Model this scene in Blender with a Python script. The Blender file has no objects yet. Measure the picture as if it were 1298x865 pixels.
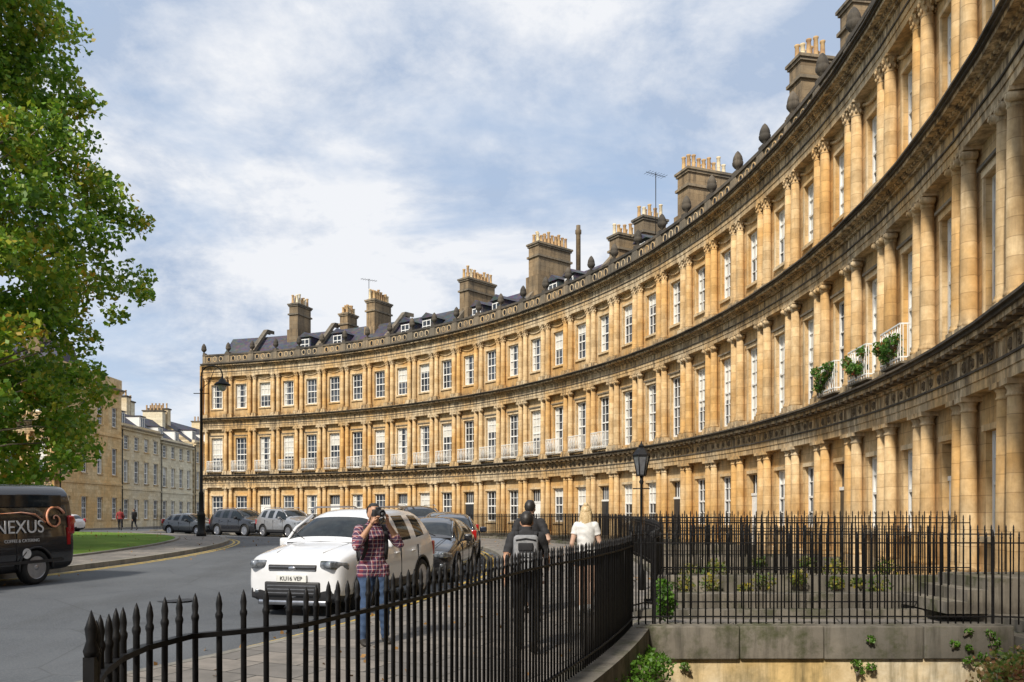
import bpy, bmesh, math, random
import numpy as np
from mathutils import Vector, Matrix
random.seed(7); rng=np.random.default_rng(7)
sc=bpy.context.scene
CX,CY=-36.35,24.2; R=46.2; PITCH=math.radians(2.89); PW=R*PITCH
rad=math.radians
def ss(t): t=min(max(t,0),1); return t*t*(3-2*t)
def g(y,x=None):
    z=.38*ss((y-8)/26)
    if x is not None: z+=.26*ss((34.3-math.hypot(x-CX,y-CY))/6.5)
    return z
def at(thd,r): 
    t=rad(thd); return CX+r*math.cos(t), CY+r*math.sin(t)

# ---------------------------------------------------------------- materials
def newmat(name):
    m=bpy.data.materials.new(name); m.use_nodes=True
    nt=m.node_tree; b=nt.nodes['Principled BSDF']; return m,nt,b
def N(nt,t,**k):
    n=nt.nodes.new(t)
    for a,v in k.items(): setattr(n,a,v)
    return n
def L(nt,a,b): nt.links.new(a,b)
def mixc(nt,fac,a,b,mode='MIX'):
    n=N(nt,'ShaderNodeMix',data_type='RGBA',blend_type=mode)
    for s,v in ((n.inputs[0],fac),(n.inputs[6],a),(n.inputs[7],b)):
        if isinstance(v,bpy.types.NodeSocket): L(nt,v,s)
        elif isinstance(v,(tuple,list)): s.default_value=(*v[:3],1)
        else: s.default_value=v
    return n.outputs[2]
def mth(nt,op,a,b=None,c=None):
    n=N(nt,'ShaderNodeMath',operation=op)
    for i,v in enumerate((a,b,c)):
        if v is None: continue
        if isinstance(v,bpy.types.NodeSocket): L(nt,v,n.inputs[i])
        else: n.inputs[i].default_value=v
    return n.outputs[0]
def noi(nt,vec,scale,detail=4,rough=.55,dist=0):
    n=N(nt,'ShaderNodeTexNoise'); n.inputs['Scale'].default_value=scale
    n.inputs['Detail'].default_value=detail; n.inputs['Roughness'].default_value=rough
    n.inputs['Distortion'].default_value=dist
    if vec is not None: L(nt,vec,n.inputs['Vector'])
    return n.outputs['Fac']
def mr(nt,v,a,b,c=0,d=1):
    n=N(nt,'ShaderNodeMapRange'); L(nt,v,n.inputs[0])
    for i,x in enumerate((a,b,c,d)): n.inputs[i+1].default_value=x
    return n.outputs[0]
def mapping(nt,vec,scale):
    n=N(nt,'ShaderNodeMapping'); L(nt,vec,n.inputs[0]); n.inputs['Scale'].default_value=scale; return n.outputs[0]
def bump(nt,b,h,s=.3,d=.02):
    n=N(nt,'ShaderNodeBump'); n.inputs['Strength'].default_value=s; n.inputs['Distance'].default_value=d
    L(nt,h,n.inputs['Height']); L(nt,n.outputs[0],b.inputs['Normal'])
def simple(name,c,c2=None,rough=.6,metal=0,scale=8,bs=0,coat=0,spec=None):
    m,nt,b=newmat(name); b.inputs['Roughness'].default_value=rough; b.inputs['Metallic'].default_value=metal
    b.inputs['Coat Weight'].default_value=coat
    if spec is not None: b.inputs['Specular IOR Level'].default_value=spec
    if c2 is None: c2=tuple(x*.8 for x in c)
    tc=N(nt,'ShaderNodeTexCoord'); f=noi(nt,tc.outputs['Object'],scale,3)
    L(nt,mixc(nt,mr(nt,f,.35,.65),c,c2),b.inputs['Base Color'])
    if bs: bump(nt,b,f,bs)
    return m
def stone(name,ca,cb,stain,amount=.35,bricks=True,rough=.85,zones=False,moss=0):
    m,nt,b=newmat(name); b.inputs['Roughness'].default_value=rough; b.inputs['Specular IOR Level'].default_value=.25
    geo=N(nt,'ShaderNodeNewGeometry'); pos=geo.outputs['Position']
    tc=N(nt,'ShaderNodeTexCoord')
    n1=noi(nt,pos,.45,4,.6); n2=noi(nt,pos,5,5,.68); st=noi(nt,mapping(nt,pos,(2.6,2.6,.3)),1.3,5,.7)
    oi=N(nt,'ShaderNodeObjectInfo')
    f1=mth(nt,'ADD',mr(nt,n1,.38,.60),mr(nt,oi.outputs['Random'],0,1,-.28,.28)); f1=mr(nt,f1,0,1)
    col=mixc(nt,f1,ca,cb)
    col=mixc(nt,mr(nt,n2,.35,.72,0,.55),col,tuple(x*.5 for x in ca))
    if bricks:
        sp=N(nt,'ShaderNodeSeparateXYZ'); L(nt,tc.outputs['Object'],sp.inputs[0])
        cmb=N(nt,'ShaderNodeCombineXYZ'); L(nt,sp.outputs[1],cmb.inputs[0]); L(nt,sp.outputs[2],cmb.inputs[1])
        br=N(nt,'ShaderNodeTexBrick'); L(nt,cmb.outputs[0],br.inputs['Vector'])
        br.inputs['Scale'].default_value=1; br.inputs['Brick Width'].default_value=.72; br.inputs['Row Height'].default_value=.33
        br.inputs['Mortar Size'].default_value=.008; br.inputs['Color1'].default_value=(1,1,1,1); br.inputs['Color2'].default_value=(.72,.68,.63,1)
        br.inputs['Mortar'].default_value=(.5,.45,.4,1)
        col=mixc(nt,.8,col,br.outputs['Color'],'MULTIPLY')
    col=mixc(nt,mr(nt,st,.48,.72,0,amount),col,stain)
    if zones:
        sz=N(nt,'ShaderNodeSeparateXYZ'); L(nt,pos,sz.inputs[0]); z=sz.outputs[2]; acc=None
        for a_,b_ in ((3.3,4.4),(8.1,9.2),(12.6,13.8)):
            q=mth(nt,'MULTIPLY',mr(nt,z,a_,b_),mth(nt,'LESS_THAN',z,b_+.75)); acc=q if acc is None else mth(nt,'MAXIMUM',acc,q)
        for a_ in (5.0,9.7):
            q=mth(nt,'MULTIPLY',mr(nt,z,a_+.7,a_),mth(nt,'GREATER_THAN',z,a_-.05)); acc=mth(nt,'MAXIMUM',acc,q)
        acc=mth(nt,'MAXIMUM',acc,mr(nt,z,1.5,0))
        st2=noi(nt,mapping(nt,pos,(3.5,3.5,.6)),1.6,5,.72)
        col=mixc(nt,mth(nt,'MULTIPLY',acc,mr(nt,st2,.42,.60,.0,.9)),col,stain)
    if moss: col=mixc(nt,mr(nt,noi(nt,pos,1.7,6,.7),.5,.64,0,moss),col,(.05,.058,.02))
    L(nt,col,b.inputs['Base Color'])
    bump(nt,b,n2,.5,.02)
    return m
M={}
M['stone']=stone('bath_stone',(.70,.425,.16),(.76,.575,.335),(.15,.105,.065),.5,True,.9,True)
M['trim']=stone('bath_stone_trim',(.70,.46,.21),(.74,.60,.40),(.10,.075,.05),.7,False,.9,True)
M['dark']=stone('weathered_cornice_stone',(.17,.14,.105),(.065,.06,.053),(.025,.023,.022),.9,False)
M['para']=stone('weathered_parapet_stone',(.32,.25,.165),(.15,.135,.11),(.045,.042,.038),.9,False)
M['grey']=stone('grey_coping_stone',(.27,.24,.195),(.14,.13,.11),(.045,.042,.033),.95,False,moss=.8)
M['chim']=stone('chimney_stone',(.40,.29,.17),(.22,.175,.12),(.05,.042,.035),.85,True)
M['honey']=stone('corner_house_lit_stone',(.84,.56,.25),(.86,.68,.40),(.3,.2,.1),.35)  # stone paled so the shaded corner facade looks sunlit
M['pale']=stone('pale_limestone',(.82,.67,.42),(.84,.75,.56),(.36,.28,.18),.3)  # pale tone lifted to stand in for sun on the townhouse fronts
M['cream']=stone('cream_painted_stone',(.86,.79,.60),(.86,.77,.56),(.45,.36,.24),.25)  # cream paint, brightened to make up for sunlight missing on these fronts
M['peel']=stone('peeling_lime_wall',(.74,.50,.18),(.74,.66,.50),(.12,.10,.05),.85,False,moss=.35)
M['carve']=simple('carved_relief_stone',(.08,.06,.04),(.22,.155,.085),.9,scale=12)
M['white']=simple('white_paint',(.84,.84,.81),(.76,.76,.73),.45,scale=3)
M['black']=simple('black_iron_and_recess_shade',(.006,.006,.007),(.012,.012,.013),.5,scale=20,bs=.1,spec=.3)
M['blackdoor']=simple('door_paint',(.03,.035,.04),None,.3)
m,nt,b=newmat('window_glass'); b.inputs['Roughness'].default_value=.05; b.inputs['Specular IOR Level'].default_value=.6
geo=N(nt,'ShaderNodeNewGeometry')
f=noi(nt,geo.outputs['Position'],.8,1)
L(nt,mixc(nt,mr(nt,f,.4,.6),(.012,.016,.022),(.06,.07,.085)),b.inputs['Base Color'])
bump(nt,b,noi(nt,geo.outputs['Position'],1.5,1),.15,.03)
M['glass']=m
M['blind']=simple('window_blind',(.70,.68,.62),(.6,.58,.52),.5,scale=2,coat=.6)
M['pot']=simple('terracotta_chimney_pot',(.56,.38,.18),(.34,.20,.10),.85,scale=3)
m,nt,b=newmat('slate_roof'); b.inputs['Roughness'].default_value=.75
geo=N(nt,'ShaderNodeNewGeometry'); pos=geo.outputs['Position']
vo=N(nt,'ShaderNodeTexVoronoi'); L(nt,mapping(nt,pos,(3,3,5)),vo.inputs['Vector']); vo.inputs['Scale'].default_value=1
c=mixc(nt,mr(nt,noi(nt,pos,.7),.35,.65),(.05,.056,.085),(.08,.076,.10))
c=mixc(nt,.5,c,vo.outputs['Color'],'MULTIPLY'); c=mixc(nt,mr(nt,noi(nt,pos,2.5),.55,.75,0,.6),c,(.13,.10,.07))
L(nt,c,b.inputs['Base Color']); M['slate']=m
m,nt,b=newmat('asphalt'); b.inputs['Roughness'].default_value=.85
geo=N(nt,'ShaderNodeNewGeometry'); pos=geo.outputs['Position']
n1=noi(nt,pos,.35,4,.6); n2=noi(nt,pos,45,3,.75); n3=noi(nt,mapping(nt,pos,(1,.25,1)),1.2,5,.6)
c=mixc(nt,mr(nt,n1,.35,.65),(.05,.058,.07),(.09,.10,.113)); c=mixc(nt,mr(nt,n3,.5,.68,0,.55),c,(.036,.04,.045))
c=mixc(nt,mr(nt,n2,.4,.75,0,.6),c,(.18,.185,.19))
vo=N(nt,'ShaderNodeTexVoronoi',feature='DISTANCE_TO_EDGE'); L(nt,pos,vo.inputs['Vector']); vo.inputs['Scale'].default_value=.3
c=mixc(nt,mr(nt,vo.outputs[0],0,.006,.35,0),c,(.015,.015,.015))
L(nt,c,b.inputs['Base Color']); bump(nt,b,n2,.6,.008); M['asphalt']=m
def polarvec(nt):
    geo=N(nt,'ShaderNodeNewGeometry'); sp=N(nt,'ShaderNodeSeparateXYZ'); L(nt,geo.outputs['Position'],sp.inputs[0])
    x=mth(nt,'SUBTRACT',sp.outputs[0],CX); y=mth(nt,'SUBTRACT',sp.outputs[1],CY)
    a=mth(nt,'MULTIPLY',mth(nt,'ARCTAN2',y,x),38.)
    r=mth(nt,'SQRT',mth(nt,'ADD',mth(nt,'MULTIPLY',x,x),mth(nt,'MULTIPLY',y,y)))
    cb=N(nt,'ShaderNodeCombineXYZ'); L(nt,r,cb.inputs[0]); L(nt,a,cb.inputs[1]); return cb.outputs[0],geo.outputs['Position']
m,nt,b=newmat('flagstone_paving'); b.inputs['Roughness'].default_value=.8
pv,pos=polarvec(nt); br=N(nt,'ShaderNodeTexBrick'); L(nt,pv,br.inputs['Vector']); br.inputs['Scale'].default_value=1
br.inputs['Brick Width'].default_value=.85; br.inputs['Row Height'].default_value=.6; br.inputs['Mortar Size'].default_value=.014
br.inputs['Color1'].default_value=(.26,.23,.20,1); br.inputs['Color2'].default_value=(.15,.14,.13,1); br.inputs['Mortar'].default_value=(.045,.042,.035,1)
n2=noi(nt,pos,3,5,.65)
c=mixc(nt,mr(nt,n2,.4,.7,0,.65),br.outputs['Color'],(.09,.085,.075)); L(nt,c,b.inputs['Base Color'])
bump(nt,b,br.outputs['Fac'],-.4,.01); M['flag']=m
M['kerb']=stone('kerb_stone',(.30,.28,.24),(.22,.21,.19),(.08,.08,.07),.7,False)
M['yellow']=simple('worn_yellow_road_paint',(.62,.42,.06),(.25,.20,.09),.7,scale=9)
m,nt,b=newmat('lawn_grass'); b.inputs['Roughness'].default_value=.95; b.inputs['Specular IOR Level'].default_value=.2
geo=N(nt,'ShaderNodeNewGeometry'); pos=geo.outputs['Position']
c=mixc(nt,mr(nt,noi(nt,pos,.6,5),.35,.65),(.09,.19,.02),(.15,.24,.035)); c=mixc(nt,mr(nt,noi(nt,pos,9,4,.7),.5,.8,0,.7),c,(.15,.13,.03))
L(nt,c,b.inputs['Base Color']); bump(nt,b,noi(nt,pos,40,2),.8,.04); M['grass']=m
M['earth']=simple('ground_earth',(.12,.11,.09),(.09,.085,.07),.9,scale=.5)
def leafmat(name,cols,sc_=.8,tl=.4):
    m,nt,b=newmat(name); geo=N(nt,'ShaderNodeNewGeometry')
    cr=N(nt,'ShaderNodeValToRGB'); e=cr.color_ramp.elements
    e[0].position=0; e[0].color=(*cols[0],1); e[1].position=1; e[1].color=(*cols[-1],1)
    for i,c in enumerate(cols[1:-1]):
        x=e.new((i+1)/(len(cols)-1)); x.color=(*c,1)
    n=noi(nt,geo.outputs['Position'],sc_,2)
    f=mth(nt,'ADD',mth(nt,'MULTIPLY',geo.outputs['Random Per Island'],.6),mth(nt,'MULTIPLY',mr(nt,n,.35,.68),.42))
    L(nt,f,cr.inputs[0]); L(nt,cr.outputs[0],b.inputs['Base Color']); b.inputs['Roughness'].default_value=.5
    tr=N(nt,'ShaderNodeBsdfTranslucent'); L(nt,cr.outputs[0],tr.inputs[0]); mx=N(nt,'ShaderNodeMixShader'); mx.inputs[0].default_value=tl
    out=nt.nodes['Material Output']; L(nt,b.outputs[0],mx.inputs[1]); L(nt,tr.outputs[0],mx.inputs[2]); L(nt,mx.outputs[0],out.inputs[0])
    return m
M['leaf']=leafmat('plane_tree_leaves',[(.05,.12,.012),(.09,.20,.016),(.15,.29,.02),(.24,.36,.03),(.40,.40,.035),(.48,.22,.03)],.55)
M['shrub']=leafmat('shrub_leaves',[(.05,.11,.02),(.10,.19,.03),(.24,.22,.06),(.36,.2,.09),(.26,.08,.06)],3)
M['fern']=leafmat('fern_leaves',[(.05,.12,.01),(.09,.21,.02),(.15,.29,.03)],3)
M['flower']=leafmat('garden_flowers',[(.05,.10,.02),(.10,.17,.03),(.22,.2,.05),(.6,.48,.04)],3)
M['red_flower']=leafmat('balcony_flowers',[(.05,.13,.02),(.08,.2,.03),(.14,.26,.04),(.5,.08,.06)],3)
M['bark']=simple('bark',(.13,.10,.07),(.24,.21,.15),.9,scale=5,bs=.5)

# ---------------------------------------------------------------- mesh builder
class MB:
    def __init__(s,T=None): s.v=[];s.f=[];s.m=[];s.s=[];s.T=T
    def add(s,vs,fs,mat=0,M_=None,smooth=False):
        o=len(s.v)
        if M_ is not None: vs=[M_@Vector(p) for p in vs]
        if s.T: vs=[s.T(p) for p in vs]
        s.v.extend([tuple(p) for p in vs])
        for f in fs: s.f.append([i+o for i in f]); s.m.append(mat); s.s.append(smooth)
    def box(s,x0,x1,y0,y1,z0,z1,mat=0,M_=None):
        vs=[(x,y,z) for z in (z0,z1) for y in (y0,y1) for x in (x0,x1)]
        s.add(vs,[(0,2,3,1),(4,5,7,6),(0,1,5,4),(2,6,7,3),(0,4,6,2),(1,3,7,5)],mat,M_)
    def rev(s,prof,seg=12,mat=0,M_=None,smooth=True,sx=1,sy=1):
        vs=[];fs=[];n=len(prof)
        for r,z in prof:
            for k in range(seg):
                a=2*math.pi*k/seg; vs.append((r*math.cos(a)*sx,r*math.sin(a)*sy,z))
        for i in range(n-1):
            for k in range(seg):
                a=i*seg+k;b_=i*seg+(k+1)%seg; fs.append((a,b_,b_+seg,a+seg))
        s.add(vs,fs,mat,M_,smooth)
        s_=[]
        if prof[0][0]>1e-4: s_.append(tuple(reversed(range(seg))))
        if prof[-1][0]>1e-4: s_.append(tuple((n-1)*seg+k for k in range(seg)))
        if s_:
            o=len(s.v)-len(vs)
            for f in s_: s.f.append([i+o for i in f]); s.m.append(mat); s.s.append(False)
    def tube(s,pts,rads,seg=8,mat=0,ref=None,smooth=True,M_=None):
        pts=[Vector(p) for p in pts]; n=len(pts); vs=[];fs=[]
        for i,p in enumerate(pts):
            t=(pts[min(i+1,n-1)]-pts[max(i-1,0)]).normalized()
            rf=Vector(ref) if ref else (Vector((1,0,0)) if abs(t.x)<.9 else Vector((0,1,0)))
            a=(rf-t*rf.dot(t)).normalized(); b_=t.cross(a)
            r=rads[i] if not isinstance(rads,(int,float)) else rads
            ra,rb=(r if isinstance(r,(tuple,list)) else (r,r))
            for k in range(seg):
                q=2*math.pi*k/seg; vs.append(p+a*ra*math.cos(q)+b_*rb*math.sin(q))
        for i in range(n-1):
            for k in range(seg):
                a=i*seg+k;b_=i*seg+(k+1)%seg; fs.append((a,b_,b_+seg,a+seg))
        fs.append(tuple(reversed(range(seg)))); fs.append(tuple((n-1)*seg+k for k in range(seg)))
        s.add(vs,fs,mat,M_,smooth)
    def ball(s,c,r,mat=0,seg=10,rings=6,M_=None):
        rx,ry,rz=r if isinstance(r,(tuple,list)) else (r,r,r)
        prof=[(math.sin(math.pi*i/rings),-math.cos(math.pi*i/rings)) for i in range(rings+1)]
        prof[0]=(1e-5,-1);prof[-1]=(1e-5,1)
        MM=Matrix.Translation(c)@Matrix.Diagonal((rx,ry,rz,1))
        if M_ is not None: MM=M_@MM
        s.rev(prof,seg,mat,MM)
    def rbox(s,c,d,bv,mat=0,rot=None,segs=2,M_=None):
        bm=bmesh.new(); bmesh.ops.create_cube(bm,size=1); bmesh.ops.scale(bm,vec=d,verts=bm.verts)
        bmesh.ops.bevel(bm,geom=list(bm.edges),offset=bv,segments=segs,profile=.6,affect='EDGES')
        MM=Matrix.Translation(c)
        if rot is not None: MM=MM@rot
        if M_ is not None: MM=M_@MM
        bm.verts.index_update()
        s.add([v.co.copy() for v in bm.verts],[[v.index for v in f.verts] for f in bm.faces],mat,MM,True); bm.free()
    def mesh(s,name,mats):
        me=bpy.data.meshes.new(name); me.from_pydata(s.v,[],s.f)
        for m in mats: me.materials.append(m)
        me.polygons.foreach_set('material_index',s.m); me.polygons.foreach_set('use_smooth',s.s); me.update(); return me
    def obj(s,name,mats,parent=None,loc=(0,0,0),rz=0):
        return mk(name,s.mesh(name,mats),parent,loc,rz)
def mk(name,me,parent=None,loc=(0,0,0),rz=0):
    o=bpy.data.objects.new(name,me); sc.collection.objects.link(o); o.location=loc; o.rotation_euler=(0,0,rz)
    if parent: o.parent=parent
    return o
def empty(name,loc=(0,0,0),rz=0): return mk(name,None,None,loc,rz)
def TR(x,y,z): return Matrix.Translation((x,y,z))
def RX(d): return Matrix.Rotation(rad(d),4,'X')
def RY(d): return Matrix.Rotation(rad(d),4,'Y')
def RZ(d): return Matrix.Rotation(rad(d),4,'Z')
def text(name,body,size,mat,mw,parent,extr=.004,shear=0):
    cu=bpy.data.curves.new(name,'FONT'); cu.body=body; cu.size=size; cu.extrude=extr; cu.align_x='CENTER'; cu.align_y='CENTER'
    o=bpy.data.objects.new(name,cu); sc.collection.objects.link(o); cu.materials.append(mat); o.parent=parent; o.matrix_local=mw; return o

# ---------------------------------------------------------------- facade parts (coords u along, w out, z up)
S,TM,DK,WH,GL,BL,CV,BK,PLT,PR=range(10)
FM=[M['stone'],M['trim'],M['dark'],M['white'],M['glass'],M['blind'],M['carve'],M['black'],M['blackdoor'],M['para']]
def strip(mb,uc,half,z0,z1,ops,hw,mat=S,th=.32):
    mb.box(uc-half,uc-hw,-th,0,z0,z1,mat); mb.box(uc+hw,uc+half,-th,0,z0,z1,mat)
    z=z0
    for a,b in ops:
        if a>z: mb.box(uc-hw,uc+hw,-th,0,z,a,mat)
        z=b
    if z<z1: mb.box(uc-hw,uc+hw,-th,0,z,z1,mat)
def window(mb,uc,z0,z1,hw,blind=0,rows=2,d=.11):
    f=.07
    mb.box(uc-hw,uc+hw,-d-.1,-d-.06,z0,z1,GL)
    if blind>0: mb.box(uc-hw+f,uc+hw-f,-d-.059,-d-.054,z1-(z1-z0)*blind,z1-.02,BL)
    if blind<0:
        k=-blind
        mb.box(uc-hw+f,uc-hw+f+k,-d-.059,-d-.054,z0,z1-.02,BL); mb.box(uc+hw-f-k,uc+hw-f,-d-.059,-d-.054,z0,z1-.02,BL)
    mb.box(uc-hw,uc-hw+f,-d-.055,-d,z0,z1,WH); mb.box(uc+hw-f,uc+hw,-d-.055,-d,z0,z1,WH)
    mb.box(uc-hw+f,uc+hw-f,-d-.055,-d,z0,z0+.09,WH); mb.box(uc-hw+f,uc+hw-f,-d-.055,-d,z1-f,z1,WH)
    zm=(z0+z1)/2; mb.box(uc-hw+f,uc+hw-f,-d-.053,-d+.003,zm-.035,zm+.035,WH)
    for k in (-1,1): mb.box(uc+k*hw/3-.016,uc+k*hw/3+.016,-d-.05,-d-.01,z0+.08,z1-f,WH)
    for j in range(rows*2):
        if j==rows: continue
        z=z0+(z1-z0)*j/(rows*2)
        if j: mb.box(uc-hw+f,uc+hw-f,-d-.049,-d-.012,z-.016,z+.016,WH)
def sill(mb,uc,z,hw,mat=TM): mb.box(uc-hw-.08,uc+hw+.08,-.1,.09,z-.11,z-.002,mat)
def bend(p):
    u,w,z=p; a=u/R; return ((R-w)*math.cos(a),(R-w)*math.sin(a),z)
def flat(p): return (-p[1],p[0],p[2])
def column(mb,u,z0,z1,order):
    w=.175; T=TR(u,w,0)
    mb.box(u-.2,u+.2,0.002,w+.2,z0-.16,z0,TM)
    r=.155; h=z1-z0
    mb.rev([(.192,z0),(.2,z0+.04),(.192,z0+.08),(.168,z0+.10),(.178,z0+.13),(r,z0+.17),(r,z0+h*.35),(r*.85,z1-.3)],16,S,T)
    q=r*.85
    if order==0:
        mb.rev([(q,z1-.3),(.155,z1-.28),(.155,z1-.255),(.135,z1-.24),(.137,z1-.17),(.185,z1-.1)],16,TM,T)
        mb.box(u-.2,u+.2,0.002,w+.2,z1-.1,z1,TM)
    elif order==1:
        mb.rev([(q,z1-.3),(.152,z1-.27),(.14,z1-.22),(.18,z1-.12),(.18,z1-.09)],14,TM,T)
        for k in (-1,1):
            mb.rev([(.02,-.02),(.08,-.02),(.08,.26),(.05,.27),(.05,.295),(.02,.295)],10,TM,TR(u+k*.16,.1,z1-.16)@RX(-90))
        mb.box(u-.22,u+.22,0.002,w+.18,z1-.07,z1,TM)
    else:
        mb.rev([(q,z1-.42),(.152,z1-.40),(.13,z1-.37),(.14,z1-.2),(.18,z1-.1),(.215,z1-.06)],12,TM,T)
        for i in range(8):
            a=2*math.pi*i/8
            for zz,rr in ((z1-.28,.16),(z1-.14,.19)):
                mb.ball((u+rr*math.cos(a+zz*9),w+rr*math.sin(a+zz*9),zz),(.036,.036,.06),TM,6,4)
        mb.box(u-.22,u+.22,0.002,w+.19,z1-.06,z1,TM)
def entab(mb,z0,z1,kind,u0,u1):
    h=z1-z0
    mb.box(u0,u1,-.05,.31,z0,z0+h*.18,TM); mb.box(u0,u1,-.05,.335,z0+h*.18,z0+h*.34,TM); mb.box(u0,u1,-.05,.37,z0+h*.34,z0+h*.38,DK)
    mb.box(u0,u1,-.05,.315,z0+h*.38,z0+h*.68,TM)
    mb.box(u0,u1,-.05,.40,z0+h*.68,z0+h*.74,TM)
    n=5 if kind==0 else 15
    L_=u1-u0
    if kind==0:
        for i in range(n):
            uc=u0+L_*(i+.5)/n
            for k in (-1,0,1): mb.box(uc+k*.05-.018,uc+k*.05+.018,.30,.355,z0+h*.385,z0+h*.675,TM)
            mb.box(uc-.09,uc+.09,.35,.64,z0+h*.755,z0+h*.812,CV)
            um=u0+L_*(i+1)/n
            if i<n-1: 
                T=TR(um,.312,z0+h*.53)@RX(-90)
                mb.rev([(.11,0),(.11,.03),(.08,.045),(.06,.03),(.04,.06),(.001,.065)],[9,6,5,8][i],CV,T,False)
    else:
        for i in range(n):
            uc=u0+L_*(i+.5)/n; mb.box(uc-.045,uc+.045,.35,.51,z0+h*.755,z0+h*.812,TM)
    mb.box(u0,u1,-.05,.46,z0+h*.74,z0+h*.752,TM)
    mb.box(u0,u1,-.05,.64,z0+h*.815,z0+h*.90,TM)
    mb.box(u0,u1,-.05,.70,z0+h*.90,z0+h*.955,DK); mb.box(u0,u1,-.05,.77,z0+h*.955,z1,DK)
Z1,Z2,Z3=4.95,9.66,14.2
bay_cache={}
def bay_mesh(door,balc,bv):
    key=(door,balc,bv)
    if key in bay_cache: return bay_cache[key]
    mb=MB(bend); hw=.53; H=PW/2; u0,u1=-H,H
    o0=(.12,3.15) if door else (1.2,3.2)
    strip(mb,0,H,-3,3.9,[(-2.2,-.6),o0],hw)
    window(mb,0,-2.2,-.6,hw)
    if door:
        dm=WH if bv%4!=1 else PLT
        mb.box(-hw,hw,-.3,-.14,.12,2.35,dm)
        for a in (-.22,.22):
            for z in (.45,1.2,1.85): mb.box(a-.15,a+.15,-.14,-.125,z-.22 if z<1 else z-.28,z+.22,dm)
        mb.box(-hw,hw,-.26,-.11,2.35,2.45,WH); mb.box(-hw,hw,-.3,-.2,2.45,3.15,GL)
        for a in (-.3,-.1,.1,.3): mb.box(a-.012,a+.012,-.2,-.17,2.45,3.15,WH)
        mb.box(-.62,.62,-.1,.5,-.12,.1,TM)
    else:
        window(mb,0,1.2,3.2,hw,[0,.5,-.2,0,.25,0][bv]); sill(mb,0,1.2,hw)
    mb.box(-.62,.62,0.002,.05,3.2,3.32,TM)
    if not door: mb.box(u0,u1,-.02,.12,-.3,.12,TM)
    for k in (-1,1):
        a,b=sorted((k*(H-.001),k*(H-.48)))
        mb.box(a,b,.002,.42,-.6,.34,TM)
        column(mb,k*(H-.25),.5,3.9,0)
    entab(mb,3.9,Z1,0,u0,u1)
    strip(mb,0,H,Z1,8.75,[(5.25,8.05)],hw); window(mb,0,5.25,8.05,hw,[.35,-.15,0,.6,-.22,0][bv],3)
    mb.box(u0,u1,0,.1,Z1,5.12,TM); mb.box(-.6,.6,.002,.06,8.05,8.2,TM); mb.box(-.66,.66,.002,.12,8.2,8.27,PR)
    mb.box(-hw-.07,-hw,.002,.045,5.2,8.05,TM); mb.box(hw,hw+.07,.002,.045,5.2,8.05,TM)
    for k in (-1,1):
        mb.box(k*(H-.25)-.23,k*(H-.25)+.23,.102,.4,Z1,5.12,TM); column(mb,k*(H-.25),5.28,8.75,1)
    entab(mb,8.75,Z2,1,u0,u1)
    strip(mb,0,H,Z2,13.15,[(10.5,12.5)],hw); window(mb,0,10.5,12.5,hw,[0,.3,0,-.15,.55,-.2][bv]); sill(mb,0,10.5,hw)
    mb.box(-hw-.07,-hw,.002,.045,10.5,12.5,TM); mb.box(hw,hw+.07,.002,.045,10.5,12.5,TM)
    mb.box(-hw-.07,hw+.07,.002,.05,12.5,12.6,TM)
    mb.box(u0,u1,0,.1,Z2,9.83,TM)
    for i in range(13):
        t=-1+2*i/12; mb.ball((t*.66,.05,12.98-.16*(1-t*t)),(.055,.06,.045),TM,6,4)
    for k in (-1,1):
        mb.box(k*(H-.25)-.23,k*(H-.25)+.23,.102,.4,Z2,9.83,TM); column(mb,k*(H-.25),9.99,13.15,2)
    entab(mb,13.15,Z3,1,u0,u1)
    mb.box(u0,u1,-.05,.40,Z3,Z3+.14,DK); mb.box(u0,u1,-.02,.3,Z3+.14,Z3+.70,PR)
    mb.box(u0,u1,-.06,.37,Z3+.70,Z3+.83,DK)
    mb.box(H-.25,H,-.04,.36,Z3+.14,Z3+.70,PR); mb.box(-H,-H+.25,-.04,.36,Z3+.14,Z3+.70,PR)
    for k in (-.56,0,.56):
        Tm=TR(k,.3,Z3+.42)@Matrix.Diagonal((.95,1,1.1,1))@RX(-90)
        mb.rev([(.16,0),(.2,.0),(.2,.035),(.16,.035),(.15,.005)],14,TM,Tm,False)
        mb.rev([(.148,0),(.148,.012)],12,BK,Tm,False)  # flat black discs paint the shade inside the parapet ovals
    mb.box(H-.18,H-.001,-.02,.32,Z3+.83,Z3+.98,DK); mb.box(-H+.001,-H+.18,-.02,.32,Z3+.83,Z3+.98,DK)
    mb.rev([(.07,0),(.06,.1),(.15,.18),(.21,.27),(.22,.37),(.19,.44),(.2,.46),(.17,.6),(.1,.74),(.03,.82),(.001,.84)],12,DK,TR(H-.001,.15,Z3+.98))
    if balc:
        bw=.66
        mb.box(-bw,bw,.1,.5,5.16,5.22,PR)
        for z in (5.3,6.08): 
            mb.box(-bw,bw,.485,.515,z-.018,z+.018,WH); mb.box(-bw,-bw+.03,.1,.5,z-.018,z+.018,WH); mb.box(bw-.03,bw,.1,.5,z-.018,z+.018,WH)
        for i in range(9): u=-bw+2*bw*i/8; mb.box(u-.01,u+.01,.49,.51,5.2,6.08,WH)
        for i in range(8):
            a=-bw+.165*i
            for s_ in (0,1):
                p=[(a,.515,5.38),(a+.165,.515,5.98)] if s_ else [(a,.515,5.98),(a+.165,.515,5.38)]
                mb.tube(p,.007,4,WH)
        for i in range(4):
            for k in (-1,1): mb.box(k*bw-.009,k*bw+.009,.14+.1*i-.009,.14+.1*i+.009,5.2,6.08,WH)
    me=mb.mesh('bay_%d_%d_%d'%key,FM); bay_cache[key]=me; return me
terr=empty('georgian_crescent_terrace')
random.seed(3)
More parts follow.
